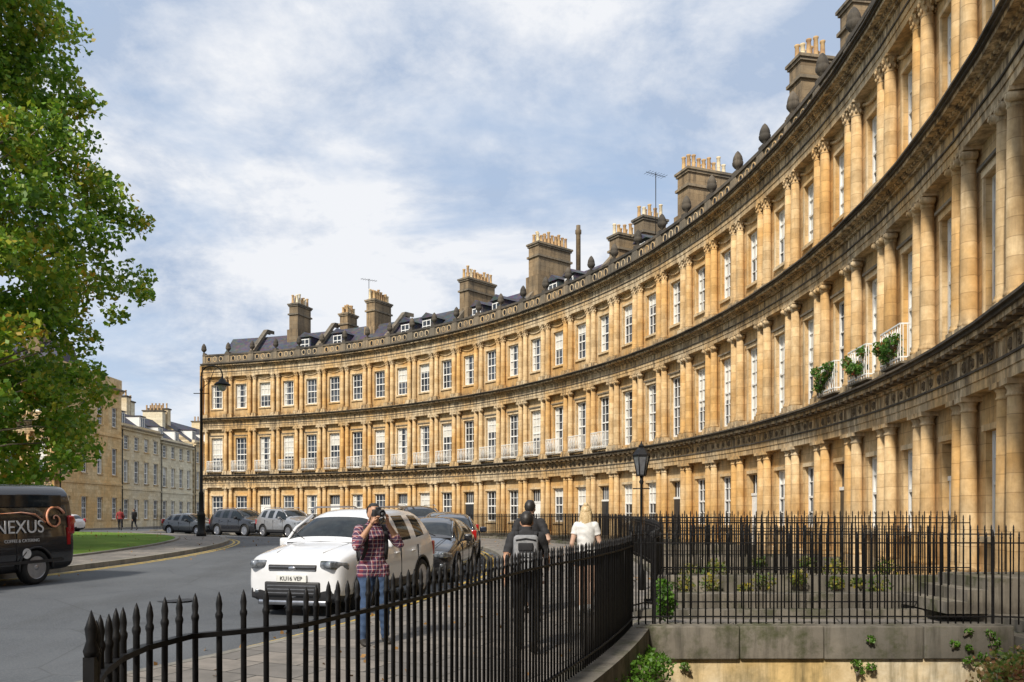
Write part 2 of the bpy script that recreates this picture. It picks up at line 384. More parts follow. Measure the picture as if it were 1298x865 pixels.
for k in range(-32,12):
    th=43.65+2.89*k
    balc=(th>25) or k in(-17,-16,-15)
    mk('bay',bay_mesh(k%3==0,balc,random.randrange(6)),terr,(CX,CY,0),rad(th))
mb=MB(bend)
for k in (-22,-13,-7,2,8):
    u=rad(43.65+2.89*(k+.5))*R
    for z0,z1,w in ((.2,3.85,.06),(5.0,8.7,.06),(9.8,13.1,.06)): mb.tube([(u,w,z0),(u,w,z1)],.045,6,0)
    for z in (1.5,3,6.5,8,11,12.5): mb.box(u-.07,u+.07,.01,.12,z,z+.06,0)
mb.obj('downpipes',[M['para']],terr,(CX,CY,0))
def arc(mb,prof,t0,t1,n,mat,slope=True,rf=None,caps=False):
    vs=[];fs=[];m_=len(prof)
    for i in range(n+1):
        t=rad(t0+(t1-t0)*i/n)
        for r,z in prof:
            if rf: r=rf(t0+(t1-t0)*i/n,r)
            x,y=CX+r*math.cos(t),CY+r*math.sin(t); vs.append((x,y,z+(g(y,x) if slope else 0)))
    for i in range(n):
        for j in range(m_-1):
            a=i*m_+j; fs.append((a,a+m_,a+m_+1,a+1))
    if caps: fs.append(tuple(range(m_))); fs.append(tuple(n*m_+j for j in reversed(range(m_))))
    mb.add(vs,fs,mat)
def roof(parent,t0,t1,n):
    mb=MB()
    arc(mb,[(46.5,14.15),(47.0,14.15),(49.6,17.1),(50.6,17.25),(53,14.3)],t0+.6,t1-.6,n,0,False,caps=True)
    arc(mb,[(46.25,14.18),(54,14.18),(54,-3)],t0,t1,n,1,False)
    arc(mb,[(46.1,-3),(46.1,14.1),(54,14.1),(54,-3)],t0+.05,t0+.3,1,1,False,caps=True)
    arc(mb,[(46.1,-3),(46.1,14.1),(54,14.1),(54,-3)],t1-.3,t1-.05,1,1,False,caps=True)
    for t in (t0,t1): 
        s_=.001 if t==t0 else -.3
        arc(mb,[(45.9,14.2),(45.9,15.03),(54,15.03),(54,14.2)],t+s_,t+s_+.3,1,2,False,caps=True)
        arc(mb,[(45.75,-.5),(45.75,14.1),(46.2,14.1)],t+(0 if t==t1 else -.25),t+(.25 if t==t1 else 0),1,1,False,caps=True)
    return mb.obj('slate_roof',[M['slate'],M['stone'],M['para']],parent)
TH0=43.65-32.5*2.89; TH1=43.65+11.5*2.89
roof(terr,TH0,TH1,60)
def chimney(parent,thd,r,zt,ln=2.6,th=.95,npots=7,rows=2,z0=14.2,wid=None):
    mb=MB(); x,y=at(thd,r)
    h0,h1=-ln/2,ln/2; b=th/2
    mb.box(h0,h1,-b,b,z0,zt-.55,0); mb.box(h0-.1,h1+.1,-b-.1,b+.1,zt-1.35,zt-1.22,1); mb.box(h0-.15,h1+.15,-b-.12,b+.12,z0,zt-2.6,0)
    mb.box(h0-.07,h1+.07,-b-.07,b+.07,zt-.62,zt-.5,1); mb.box(h0-.13,h1+.13,-b-.13,b+.13,zt-.5,zt-.38,1)
    mb.box(h0+.05,h1-.05,-b+.05,b-.05,zt-.38,zt-.3,1)
    for j in range(rows):
        for i in range(npots):
            px=h0+.2+(ln-.4)*i/max(1,npots-1)+random.uniform(-.02,.02); py=(j-(rows-1)/2)*.42
            hh=random.choice([.5,.58,.68,.72,.85])
            mb.rev([(.125,0),(.13,.06),(.105,.1),(.09,hh-.1),(.115,hh-.06),(.115,hh),(.08,hh),(.08,hh-.1)],8,random.choice([2,2,2,3]),TR(px,py,zt-.32))
    return mb.obj('chimney_stack',[M['chim'],M['para'],M['pot'],M['pale']],parent,(x,y,0),rad(thd))
for a in [(68.8,50,20.0,1.9,.85,5),(63.5,50.5,18.9,1.3,.8,4),(59.4,50,19.4,2.1,.85,7),(47.5,50,19.3,2.8,.9,8),(38.9,50,20.1,2.9,1.,9),(30.3,50,18.7,1.7,.9,4),(27.6,50,19.0,1.6,.9,4),(21.3,49.6,19.5,2.5,1.0,8),(11.1,49.5,20.6,1.3,.9,4),(7.4,50,21,1.6,.9,5),(-1,50,20.5,3,1,7),(-15,50,20.5,3,1,7)]:
    chimney(terr,*a)
mb=MB()
for thd,r,z in ((26.2,49.5,19.6),(60.6,50,19.9)):
    x,y=at(thd,r); T=TR(x,y,0)@RZ(30); mb.tube([(0,0,16.5),(0,0,z+1.2)],.025,5,0,M_=T); mb.tube([(-.7,0,z+1.1),(.7,0,z+1.1)],.015,4,0,M_=T)
    for i in range(7): mb.tube([(-.6+.2*i,-.3,z+1.1),(-.6+.2*i,.3,z+1.1)],.01,4,0,M_=T)
mb.obj('roof_antenna',[M['black']],terr)
mb=MB(); x,y=at(35.6,50); mb.rev([(.16,15),(.15,19.8),(.2,19.85),(.2,20.1),(.14,20.15),(.14,20.4)],8,0,TR(x,y,0)); mb.obj('flue_pipe',[M['chim']],terr)
mb=MB()
for thd in (66,62,53.5,50.8,44.5,42,35,33,24.5):
    x,y=at(thd,48.1); T=TR(x,y,0)@RZ(thd)
    mb.box(-.55,1.6,-.55,.55,14.9,16.25,0,T); mb.box(-.6,-.552,-.4,.4,15.25,16.05,1,T)
    for q in (-.4,0,.4): mb.box(-.63,-.602,q-.03,q+.03,15.2,16.1,2,T)
    for q in (15.25,15.65,16.05): mb.box(-.632,-.604,-.43,.43,q-.03,q+.03,2,T)
    mb.add([(-.7,-.65,16.25),(-.7,.65,16.25),(-.7,0,16.65),(1.8,-.65,16.25),(1.8,.65,16.25),(1.8,0,16.65)],[(0,1,2),(3,5,4),(0,2,5,3),(1,4,5,2),(0,3,4,1)],0,T)
for thd in (72.5,64.5,56,47.5,38.9,30.3,21.3):
    x,y=at(thd,46.2); T=TR(x,y,0)@RZ(thd)
    mb.add([(.6,-.2,14.3),(.6,.2,14.3),(3.4,.2,17.4),(3.4,-.2,17.4),(4.4,.2,17.5),(4.4,-.2,17.5),(.6,-.2,14.75),(.6,.2,14.75),(3.4,.2,17.75),(3.4,-.2,17.75),(4.4,.2,17.8),(4.4,-.2,17.8)],[(6,7,8,9),(9,8,10,11),(0,1,7,6),(0,6,9,3),(1,2,8,7),(3,9,11,5),(2,4,10,8)],3,T)
mb.obj('dormers_and_party_walls',[M['slate'],M['glass'],M['white'],M['para']],terr)

terr2=empty('georgian_crescent_terrace')
for k in range(14):
    mk('bay',bay_mesh(k%3==1,False,random.randrange(4)),terr2,(CX,CY,0),rad(93.5+1.445+2.89*k))
roof(terr2,93.5,93.5+14*2.89,20)
for thd in (97,106,115,124): chimney(terr2,thd,50,19.4)
def house(name,y0,y1,X,floors,cols,zc,wm,roofh=2.5,depth=9,bands=(),parapet=.5,hwid=.5,dorm=0):
    e=empty(name); Ln=y1-y0; mats=[wm]+FM[1:]
    mb=MB(flat); n=cols; cw=Ln/n
    for i in range(n):
        uc=-Ln+(i+.5)*cw
        strip(mb,uc,cw/2,-1,zc,[(a,b) for a,b in floors],hwid,S)
        for j,(a,b) in enumerate(floors):
            window(mb,uc,a,b,hwid,random.choice([0,0,.4,-.2])); sill(mb,uc,a,hwid)
            mb.box(uc-hwid-.1,uc+hwid+.1,.002,.06,b,b+.14,S)
    for z in bands: mb.box(-Ln,0,.003,.1,z,z+.2,S)
    mb.box(-Ln-.05,.05,.003,.25,zc-.35,zc-.15,S); mb.box(-Ln-.1,.1,.003,.4,zc-.15,zc,PR)
    mb.box(-Ln,0,-.3,.05,zc,zc+parapet,S)
    mb.tube([(-.15,.09,0),(-.15,.09,zc-.4)],.05,6,BK)
    mb.obj('facade',mats,e,(X,y0,0),math.pi)
    mb=MB()
    mb.box(-depth,-.33,0.01,Ln-.01,-1,zc-.01,0)
    a=-.45; z=zc+.05
    mb.add([(-depth,0,z),(a,0,z),(-depth/2,0,z+roofh),(-depth,Ln,z),(a,Ln,z),(-depth/2,Ln,z+roofh)],[(0,1,2),(3,5,4)],0)
    mb.add([(-depth-.1,-.1,z-.05),(a,-.1,z),(-depth/2,-.1,z+roofh+.04),(-depth-.1,Ln+.1,z-.05),(a,Ln+.1,z),(-depth/2,Ln+.1,z+roofh+.04)],[(1,4,5,2),(0,2,5,3)],1)
    for yy in (.5,Ln-.5):
        mb.box(-depth/2-1.2,-depth/2+1.2,yy-.45,yy+.45,z,z+roofh+1.1,0); mb.box(-depth/2-1.3,-depth/2+1.3,yy-.55,yy+.55,z+roofh+1.1,z+roofh+1.25,2)
        for i in range(5): mb.rev([(.13,0),(.1,.1),(.1,.6),(.13,.65)],8,3,TR(-depth/2-.9+.45*i,yy,z+roofh+1.25))
    for i in range(dorm):
        yy=Ln*(i+.5)/dorm; mb.box(-3,-1.0,yy-.6,yy+.6,z+.2,z+1.6,5); mb.box(-1.0,-.96,yy-.45,yy+.45,z+.5,z+1.45,4)
        for q in (-.45,0,.45): mb.box(-.96,-.93,yy+q-.04,yy+q+.04,z+.45,z+1.5,5)
        mb.box(-3.1,-.85,yy-.7,yy+.7,z+1.6,z+1.7,1)
    mb.obj('roof_and_body',[wm,M['slate'],M['dark'],M['pot'],M['glass'],M['white']],e,(X,y0,0))
    return e
house('georgian_corner_house',70.6,82,-39,[(1.2,3.3),(5.5,8.1),(10.2,12.1)],4,14.0,M['honey'],1.5,12,(4.5,9.2),1.0)
house('georgian_townhouse',82.3,91.5,-39.2,[(1.2,3.2),(4.9,7.2),(8.3,9.7)],4,10.6,M['pale'],2.9,9,(4.2,),.3,dorm=2)
house('georgian_townhouse',91.8,101,-39.3,[(1.2,3.2),(4.8,7.0),(8.1,9.5)],4,10.0,M['cream'],3.1,9,(4.1,),.3,dorm=2)
house('georgian_townhouse',101.3,116,-39.2,[(1.2,3.2),(4.8,7.0),(8.1,9.5)],6,10.6,M['pale'],2.9,9,(4.1,),.3,dorm=3)
e=house('georgian_townhouse',-7,7,0,[(1.2,3.2),(4.8,7.0),(8.1,9.5),(10.4,11.6)],6,12.4,M['cream'],2.6,9,(4.1,),.3); e.location=(-36,124,0); e.rotation_euler=(0,0,rad(-90))

# ---------------------------------------------------------------- ground
def rout(thd,_=None):
    return float(np.interp(thd,[-60,-33,-31.3,-26,-19.2,80],[42.2,41.5,41.26,40.43,40.04,40.0]))
mb=MB(); rs=[46.42]+[50,60,80,120,200,400,900,3000]
arc(mb,[(r,-.14) for r in rs],0,360,120,0)
arc(mb,[(36.3,-.14),(40,-.14),(43,-.14),(46.42,-.14)],77.95,300,100,0)
mb.obj('ground',[M['earth']])
mb=MB(); arc(mb,[(r,-.12) for r in (20,23,26,27,28,29,30,31,32,33,34,35,36.25)],-180,180,180,0)
def grid(mb,x0,x1,y0,y1,z,mat,ny=20):
    vs=[];fs=[]
    for i in range(ny+1):
        y=y0+(y1-y0)*i/ny; vs+= [(x0,y,z+g(y)),(x1,y,z+g(y))]
    for i in range(ny): fs.append((2*i,2*i+1,2*i+3,2*i+2))
    mb.add(vs,fs,mat)
grid(mb,-37.4,-28.6,59.5,118,-.115,0)
mb.obj('road',[M['asphalt']])
mb=MB()
grid(mb,-38.95,-37.4,70,118,.0,0); mb.box(-37.4,-37.25,70,118,-.2+.38,.004+.38,1)
grid(mb,-28.6,-26.9,70,118,.0,0)
arc(mb,[(36.2,0),(37.5,0),(38.8,0),(40.,0)],-60,77.9,220,0,rf=lambda t,r:36.2+(r-36.2)/3.8*(rout(t)-36.2))
arc(mb,[(36.05,-.2),(36.05,-.02),(36.07,.003),(36.2,.003)],-60,77.9,220,1)
arc(mb,[(36.2,0),(40,0),(46,0)],93.5,300,100,0); arc(mb,[(36.05,-.2),(36.05,.003),(36.2,.003)],93.5,300,100,1)
mb.obj('pavement',[M['flag'],M['kerb']])
mb=MB()
arc(mb,[(24.6,0.0),(25.5,0),(26.35,0.0)],-180,180,160,0); arc(mb,[(26.35,.003),(26.5,.003),(26.5,-.2)],-180,180,160,1)
arc(mb,[(24.45,.05),(24.6,.05),(24.6,-.1)],-180,180,160,1)
mb.obj('island_pavement',[M['flag'],M['kerb']])
mb=MB(); arc(mb,[(.01,.5),(8,.4),(16,.22),(21,.1),(24.5,.045)],-180,180,120,0); mb.obj('lawn_grass',[M['grass']])
mb=MB()
for r in (35.62,35.8,26.68,26.86): arc(mb,[(r-.045,-.115),(r+.045,-.115)],-60 if r>30 else -180,77 if r>30 else 180,220,0)
mb.obj('road_markings',[M['yellow']])
mb=MB()
for thd,r in ((-4,31),(14,32.2),(-17,31.6)):
    x,y=at(thd,r); mb.rev([(.001,-.112+g(y,x)),(.3,-.112+g(y,x)),(.34,-.113+g(y,x))],24,0,TR(x,y,0),False)
mb.obj('manhole_covers',[M['black']])
mb=MB()
arc(mb,[(40,-2.7),(46.3,-2.7)],-60,77.9,60,0,False)
arc(mb,[(40.2,-2.75),(40.2,-.02)],-60,77.9,180,1,False,rf=lambda t,r:rout(t)+.2)
arc(mb,[(39.98,.0),(39.98,.12),(40.4,.12),(40.4,-.28),(40.2,-.28)],-60,-18.6,60,2,True,rf=lambda t,r:rout(t)+(r-40))
arc(mb,[(39.9,.0),(39.9,.1),(40.3,.1),(40.3,-.28)],-14.5,77.8,140,2,True)
mb.obj('basement_area_wall',[M['flag'],M['peel'],M['grey']])
def bridge(name,thd,hw=.85):
    mb=MB(); x0,x1=39.95,46.3; z=g(CY+43*math.sin(rad(thd)))
    mb.box(x0,x1,-hw,hw,-.12+z,.006+z,0); mb.box(x0,x1,-hw-.12,-hw+.12,-.45+z,.14+z,1); mb.box(x0,x1,hw-.12,hw+.12,-.45+z,.14+z,1)
    mb.box(x0+.3,x1,-hw+.02,hw-.02,-2.7,-.12+z,2)
    mb.obj(name,[M['flag'],M['grey'],M['peel']],None,(CX,CY,0),rad(thd))
for k in range(-18,11,3): bridge('entrance_bridge',43.65+2.89*k)
mb=MB()
mb.box(1.6,7.9,11.0,12.75,-.2,.01,0); mb.box(1.6,7.9,10.74,11.1,-2.7,-.27,2)
xx=1.62
for w_ in (1.35,1.1,1.3,1.18): mb.rbox((xx+w_/2-.006,10.9+random.uniform(-.01,.01),-.06+random.uniform(-.008,.004)),(w_-.012,.44,.43),.018,1); xx+=w_
mb.box(6.56,8.0,10.4,11.14,-.6,.02,1); mb.box(6.9,8.0,10.7,12.7,.012,.17,1); mb.box(1.9,7.9,12.6,12.9,-2.7,.14,1)
mb.obj('entrance_bridge',[M['flag'],M['grey'],M['peel']])
mb=MB(); mb.box(-.75,9,-2.5,1.2,-2.7,0,0); mb.obj('entrance_bridge',[M['flag']])
mb=MB()
for (a,b,c,d,z0,z1) in ((2.5,7.7,13.5,13.95,-2.7,.30),(2.7,7.9,13.952,15.3,-2.7,.16),(2.6,8.2,14.5,14.9,.16,.52),(2.9,8.6,15.3,15.7,-2.7,.44),(3.1,9,15.702,17.2,-2.7,.2)):
    mb.box(a,b,c,d,z0,z1,0)
mb.obj('garden_wall',[M['grey']])
mb=MB()
for i in range(3): mb.box(6.3+.3*i,8.6,11.9,13.3,.17+.17*i,.34+.17*i,0)
mb.obj('stone_steps',[M['grey']])

# ---------------------------------------------------------------- railings
def railing(name,pts,sp=.125,base=.1,top=1.33,slope=True,posts=(),rs_=1.,zoff=0):
    mb=MB(); P=[Vector((x,y,0)) for x,y in pts]
    seg=[(P[i+1]-P[i]).length for i in range(len(P)-1)]; tot=sum(seg)
    def at_(s):
        for i,l in enumerate(seg):
            if s<=l or i==len(seg)-1: return P[i].lerp(P[i+1],min(1,s/l))
            s-=l
    n=max(1,int(tot/sp))
    for i in range(n+1):
        p=at_(tot*i/n); z=(g(p.y) if slope else 0)+zoff; a=.0105*rs_
        j=top+random.uniform(-.006,.006)
        lean=random.uniform(-.005,.005)
        T=TR(p.x,p.y,z+base)@Matrix.Rotation(lean,4,'X')@Matrix.Rotation(random.uniform(-.005,.005),4,'Y')
        j-=base
        mb.rev([(a,0),(a,j-.10),(a*1.3,j-.088),(a*1.3,j-.08),(a*.9,j-.07),(a*1.12,j-.045),(a*.75,j-.02),(.001,j)],7,0,T)
    for i in range(len(P)-1):
        a,b=P[i],P[i+1]; d=(b-a); nn=max(1,int(d.length/2)); nrm=Vector((-d.y,d.x,0)).normalized()*.015
        for j in range(nn):
            p=a.lerp(b,j/nn); q=a.lerp(b,(j+1)/nn)
            for hz,t in ((top-.15,.009),(base+.1,.009)):
                zp=(g(p.y) if slope else 0)+hz+zoff; zq=(g(q.y) if slope else 0)+hz+zoff
                vs=[]
                for c_,zz in ((p,zp),(q,zq)):
                    for sx,sz in ((-1,-1),(1,-1),(1,1),(-1,1)): vs.append((c_.x+nrm.x*sx,c_.y+nrm.y*sx,zz+t*sz))
                mb.add(vs,[(0,1,5,4),(1,2,6,5),(2,3,7,6),(3,0,4,7),(0,3,2,1),(4,5,6,7)],0)
    for (x,y) in posts:
        z=(g(y) if slope else 0)+zoff; mb.box(x-.014,x+.014,y-.014,y+.014,z,z+top-.08,0)
        mb.rev([(.016,z+top-.08),(.02,z+top-.065),(.012,z+top-.04),(.016,z+top-.01),(.001,z+top+.035)],8,0,TR(x,y,0))
    return mb.obj(name,[M['black']])
near=[(-1.04,2.04),(-1.10,2.2),(-1.15,2.4),(-1.165,2.6),(-1.12,2.85)]
for t in np.linspace(-30.7,-19.4,14): near.append(at(t,rout(t)+.16))
railing('iron_railing',near,.085,.12,posts=[(-1.04,2.03),near[-1]])
x,y=near[-1]
railing('iron_railing',[(x,y),(1.9,10.93),(6.4,10.93),(7.3,10.75)],.1,.15,1.38,False,posts=[(1.9,10.93),(6.4,10.93)])
railing('iron_railing',[(1.75,12.2),(2.1,12.75),(7.8,12.78)],.11,.12,1.42,posts=[(1.75,12.2)])
railing('iron_railing',[(2.65,14.7),(8.2,14.7)],.12,.5,1.55)
railing('iron_railing',[(3.0,16.6),(8.9,16.5)],.12,.3,1.6)
pts=[at(t,40.1) for t in np.linspace(-15.6,77.5,100)]
railing('iron_railing',pts,.13,.1,1.3,rs_=1.1)
for k in range(-18,11,3):
    th=43.65+2.89*k
    for s_ in (-1,1):
        dt=math.degrees(.85/43)*s_
        railing('iron_railing',[at(th+dt,40.2),at(th+dt,45.6)],.15,.12,1.3)

# ---------------------------------------------------------------- lamps
mb=MB()
mb.rev([(.22,0),(.22,.15),(.17,.2),(.17,.9),(.2,.95),(.15,1.05),(.12,1.15),(.1,1.9),(.12,1.95),(.07,2.05),(.055,6.6),(.08,6.65),(.045,6.75),(.04,7.3)],12,0)
arcp=[(0,0,7.2)]+[(.48-.48*math.cos(a),0,7.35+.42*math.sin(a)) for a in np.linspace(.2,math.pi,9)]
mb.tube(arcp,.03,8,0); mb.tube([(0,0,6.7),(.35,0,7.0),(.6,0,7.6)],.016,6,0)
mb.tube([(-.35,0,6.5),(.35,0,6.5)],.02,6,0)
mb.rev([(.03,7.35),(.05,7.2),(.14,7.12),(.17,7.05),(.36,6.92),(.37,6.88),(.2,6.88)],14,0,TR(.96,0,0)); mb.rev([(.2,6.9),(.19,6.75),(.1,6.62),(.01,6.6)],12,1,TR(.96,0,0))
M['lampglass']=simple('frosted_lamp_glass',(.5,.5,.45),(.4,.4,.38),.2)
lx,ly=-14.15,37.4
mb.obj('street_lamp',[M['black'],M['lampglass']],None,(lx,ly,g(ly,lx)))
mb=MB()
mb.rev([(.07,0),(.07,.4),(.05,.5),(.035,.6),(.03,2.35),(.06,2.4),(.03,2.45),(.05,2.55)],10,0); mb.tube([(-.2,0,2.25),(.2,0,2.25)],.014,6,0)
mb.rev([(.10,2.55),(.185,2.98)],6,1,smooth=False)
for i in range(6):
    a=2*math.pi*i/6; mb.tube([(.105*math.cos(a),.105*math.sin(a),2.55),(.19*math.cos(a),.19*math.sin(a),2.98)],.014,4,0)
mb.rev([(.11,2.53),(.11,2.56)],6,0,smooth=False); mb.rev([(.21,2.97),(.21,3.0),(.12,3.12),(.06,3.16),(.07,3.2),(.03,3.24),(.001,3.32)],6,0,smooth=False)
M['lampclear']=simple('lantern_glass',(.16,.17,.18),(.1,.1,.11),.1)
lx,ly=2.6,16.5; o=mb.obj('street_lamp',[M['black'],M['lampclear']],None,(lx,ly,g(ly))); o.scale=(.85,.85,.905)

# ---------------------------------------------------------------- vegetation
def leaves(name,pts,size,mat,parent=None,asp=.7):
    n=len(pts); a=rng.normal(size=(n,3)); a/=np.linalg.norm(a,axis=1)[:,None]; c=rng.normal(size=(n,3))
    b=np.cross(a,c); b/=np.linalg.norm(b,axis=1)[:,None]; s=size*rng.uniform(.6,1.25,(n,1))
    nn=np.cross(a,b)
    V=np.stack([pts-a*s, pts-b*s*asp-nn*s*.2, pts+a*s, pts+b*s*asp-nn*s*.2],1).reshape(-1,3)
    me=bpy.data.meshes.new(name); me.vertices.add(4*n); me.vertices.foreach_set('co',V.ravel().astype(np.float32))
    me.loops.add(4*n); me.loops.foreach_set('vertex_index',np.arange(4*n,dtype=np.int32)); me.polygons.add(n)
    me.polygons.foreach_set('loop_start',np.arange(0,4*n,4,dtype=np.int32)); me.polygons.foreach_set('loop_total',np.full(n,4,dtype=np.int32))
    me.materials.append(mat); me.update(); me.validate(); return mk(name,me,parent)
def cloud(cen,r,n,flatz=.8):
    d=rng.normal(size=(n,3)); d/=np.linalg.norm(d,axis=1)[:,None]
    rr=r*rng.uniform(.15,1,(n,1))**.6; p=d*rr; p[:,2]*=flatz
    return p+np.array(cen)
def tree(name,x,y,prof,ncl,nleaf,size,th=.45):
    e=empty(name); z0=g(y,x); zs=[p[0] for p in prof]; rs=[p[1] for p in prof]
    mb=MB(); top=zs[-1]
    mb.tube([(x,y,z0-.2),(x+.1,y,z0+1),(x-.1,y+.1,z0+3),(x+.1,y,top*.5),(x,y,top*.8)],[th*1.4,th,th*.85,th*.55,th*.15],12,0)
    P=[]
    for i in range(ncl):
        z=random.uniform(zs[0],zs[-1]); a=random.uniform(0,2*math.pi); rr=np.interp(z,zs,rs)
        cr=random.uniform(.35,.95); f=random.uniform(.6,1) if i%4 else random.uniform(.1,.6)
        q=max(.2,rr*f*random.uniform(.9,1.07)-cr*.5); c=(x+q*math.cos(a),y+q*math.sin(a),z)
        P.append(cloud(c,cr,int(nleaf*cr**1.6)))
        if i%5==0:
            zb=max(z0+2.5,z-q*.7); m_=((x+c[0])/2+random.uniform(-.3,.3),(y+c[1])/2+random.uniform(-.3,.3),(zb+z)/2+.4)
            m2=(m_[0]*.4+c[0]*.6,m_[1]*.4+c[1]*.6+.1,m_[2]*.45+c[2]*.55+.15)
            mb.tube([(x,y,zb),m_,m2,c],[th*.15,th*.07,th*.035,.012],6,0)
    mb.obj('trunk_and_limbs',[M['bark']],e); leaves('foliage',np.concatenate(P),size,M['leaf'],e)
tree('plane_tree',-17.8,24,[(2.2,4.3),(4,5.2),(5.1,6.3),(6.7,6.15),(8,6.4),(10,6.8),(11.6,6.3),(13.4,5.4),(16.6,4.8),(20,3)],820,300,.098,.5)
tree('plane_tree',-32,42,[(3,5),(6,7),(10,7.5),(14,6),(18,3)],220,150,.19,.6)
def shrub(name,blobs,n,size,mat):
    e=empty(name); mb=MB(); P=[]
    for (c,r) in blobs:
        P.append(cloud(c,r,n)); b0=(c[0]+random.uniform(-.1,.1),c[1],c[2]-r*1.1)
        for _ in range(4): mb.tube([b0,(c[0]+random.uniform(-r,r)*.7,c[1]+random.uniform(-r,r)*.7,c[2]+r*.3)],[.015,.006],5,0)
    mb.obj('stems',[M['bark']],e); leaves('foliage',np.concatenate(P),size,mat,e)
bl=[]
for _ in range(44):
    x=random.uniform(4.0,5.6); top=.28-.5*abs(x-4.95)**1.5; bl.append(((x,7.8+random.uniform(-.4,.4),random.uniform(-.9,top)),random.uniform(.18,.32)))
shrub('garden_shrub',bl,300,.028,M['shrub'])
shrub('fern_plant',[((.95+.17*i+random.uniform(-.1,.1),8.1+.42*i,-.2+random.uniform(-.15,.1)),.24) for i in range(6)]+[((1.75+random.uniform(-.2,.25),10.3,-.25),.26) for i in range(4)],280,.028,M['fern'])
shrub('fern_plant',[((3.3+random.uniform(-.15,.2),8.4,-.40+random.uniform(-.1,.05)),.17) for i in range(4)],160,.03,M['fern'])
shrub('ivy_plant',[((random.choice([1.8,2.1,2.9,4.6,5.9,6.2])+random.uniform(-.15,.15),10.66,random.uniform(-.45,.12)),random.uniform(.05,.10)) for _ in range(14)],80,.02,M['fern'])
shrub('flower_bed',[((3.0+.5*i+random.uniform(-.2,.2),14.2+random.uniform(-.1,.2),.42+random.uniform(-.12,.1)),random.uniform(.13,.26)) for i in range(8)],150,.033,M['flower'])
shrub('flower_bed',[((3.4+.75*i+random.uniform(-.2,.2),16.0+random.uniform(-.1,.2),.55+random.uniform(-.15,.15)),random.uniform(.15,.3)) for i in range(6)],150,.038,M['flower'])
shrub('fern_plant',[((2.15+random.uniform(-.1,.1),11.6+random.uniform(-.3,.3),.22+.12*i),.15) for i in range(4)],150,.033,M['fern'])
for k in (-17,-16,-15):
    bl=[]
    for j in range(7):
        t=43.65+2.89*k+(-.62+.2*j); x,y=at(t,45.62+random.uniform(-.05,.08)); bl.append(((x,y,5.62+random.uniform(-.2,.35)),.2))
    shrub('balcony_plants',bl,190,.04,M['red_flower'])
P=[]
for i in range(1500):
    t=random.uniform(-40,60); r=random.choice([random.uniform(16,28),random.uniform(35.3,36.0),random.uniform(36.2,40)]) ; x,y=at(t,r)
    z=g(y,x)+(-.10 if 26.5<r<36.05 else .012)
    if r<24.6: z+=.045+(24.5-r)*.022
    P.append((x,y,z))
M['fallen']=simple('fallen_leaves',(.30,.17,.05),(.2,.1,.03),.8)
leaves('fallen_leaves',np.array(P),.035,M['fallen'])

# ---------------------------------------------------------------- vehicles
def evalmesh(o):
    dg=bpy.context.evaluated_depsgraph_get(); dg.update(); return bpy.data.meshes.new_from_object(o.evaluated_get(dg))
M['tyre']=simple('tyre_rubber',(.015,.015,.015),None,.85); M['rim']=simple('alloy_wheel',(.5,.5,.52),(.4,.4,.42),.3,.9)
M['plastic']=simple('black_plastic',(.02,.02,.022),None,.55); M['chrome']=simple('chrome',(.6,.6,.62),None,.15,1.)
M['carglass']=simple('car_glass',(.010,.014,.018),(.02,.026,.03),.04,spec=.25); M['lens']=simple('headlamp_lens',(.30,.32,.35),(.06,.07,.08),.06,.4,coat=1,scale=14)
M['red']=simple('tail_lamp',(.4,.01,.01),None,.15,coat=1); M['plate']=simple('number_plate',(.75,.75,.72),None,.4)
def paint(n,c): return simple(n,c,tuple(x*.93 for x in c),.25,0,2,coat=1)
PT={'white':paint('white_car_paint',(.74,.75,.77)),'black':paint('black_car_paint',(.012,.012,.015)),'navy':paint('dark_blue_car_paint',(.015,.02,.035)),'silver':simple('silver_car_paint',(.42,.43,.45),None,.3,.6,coat=1),'grey':paint('grey_car_paint',(.06,.065,.07)),'blue':paint('blue_car_paint',(.04,.12,.3))}
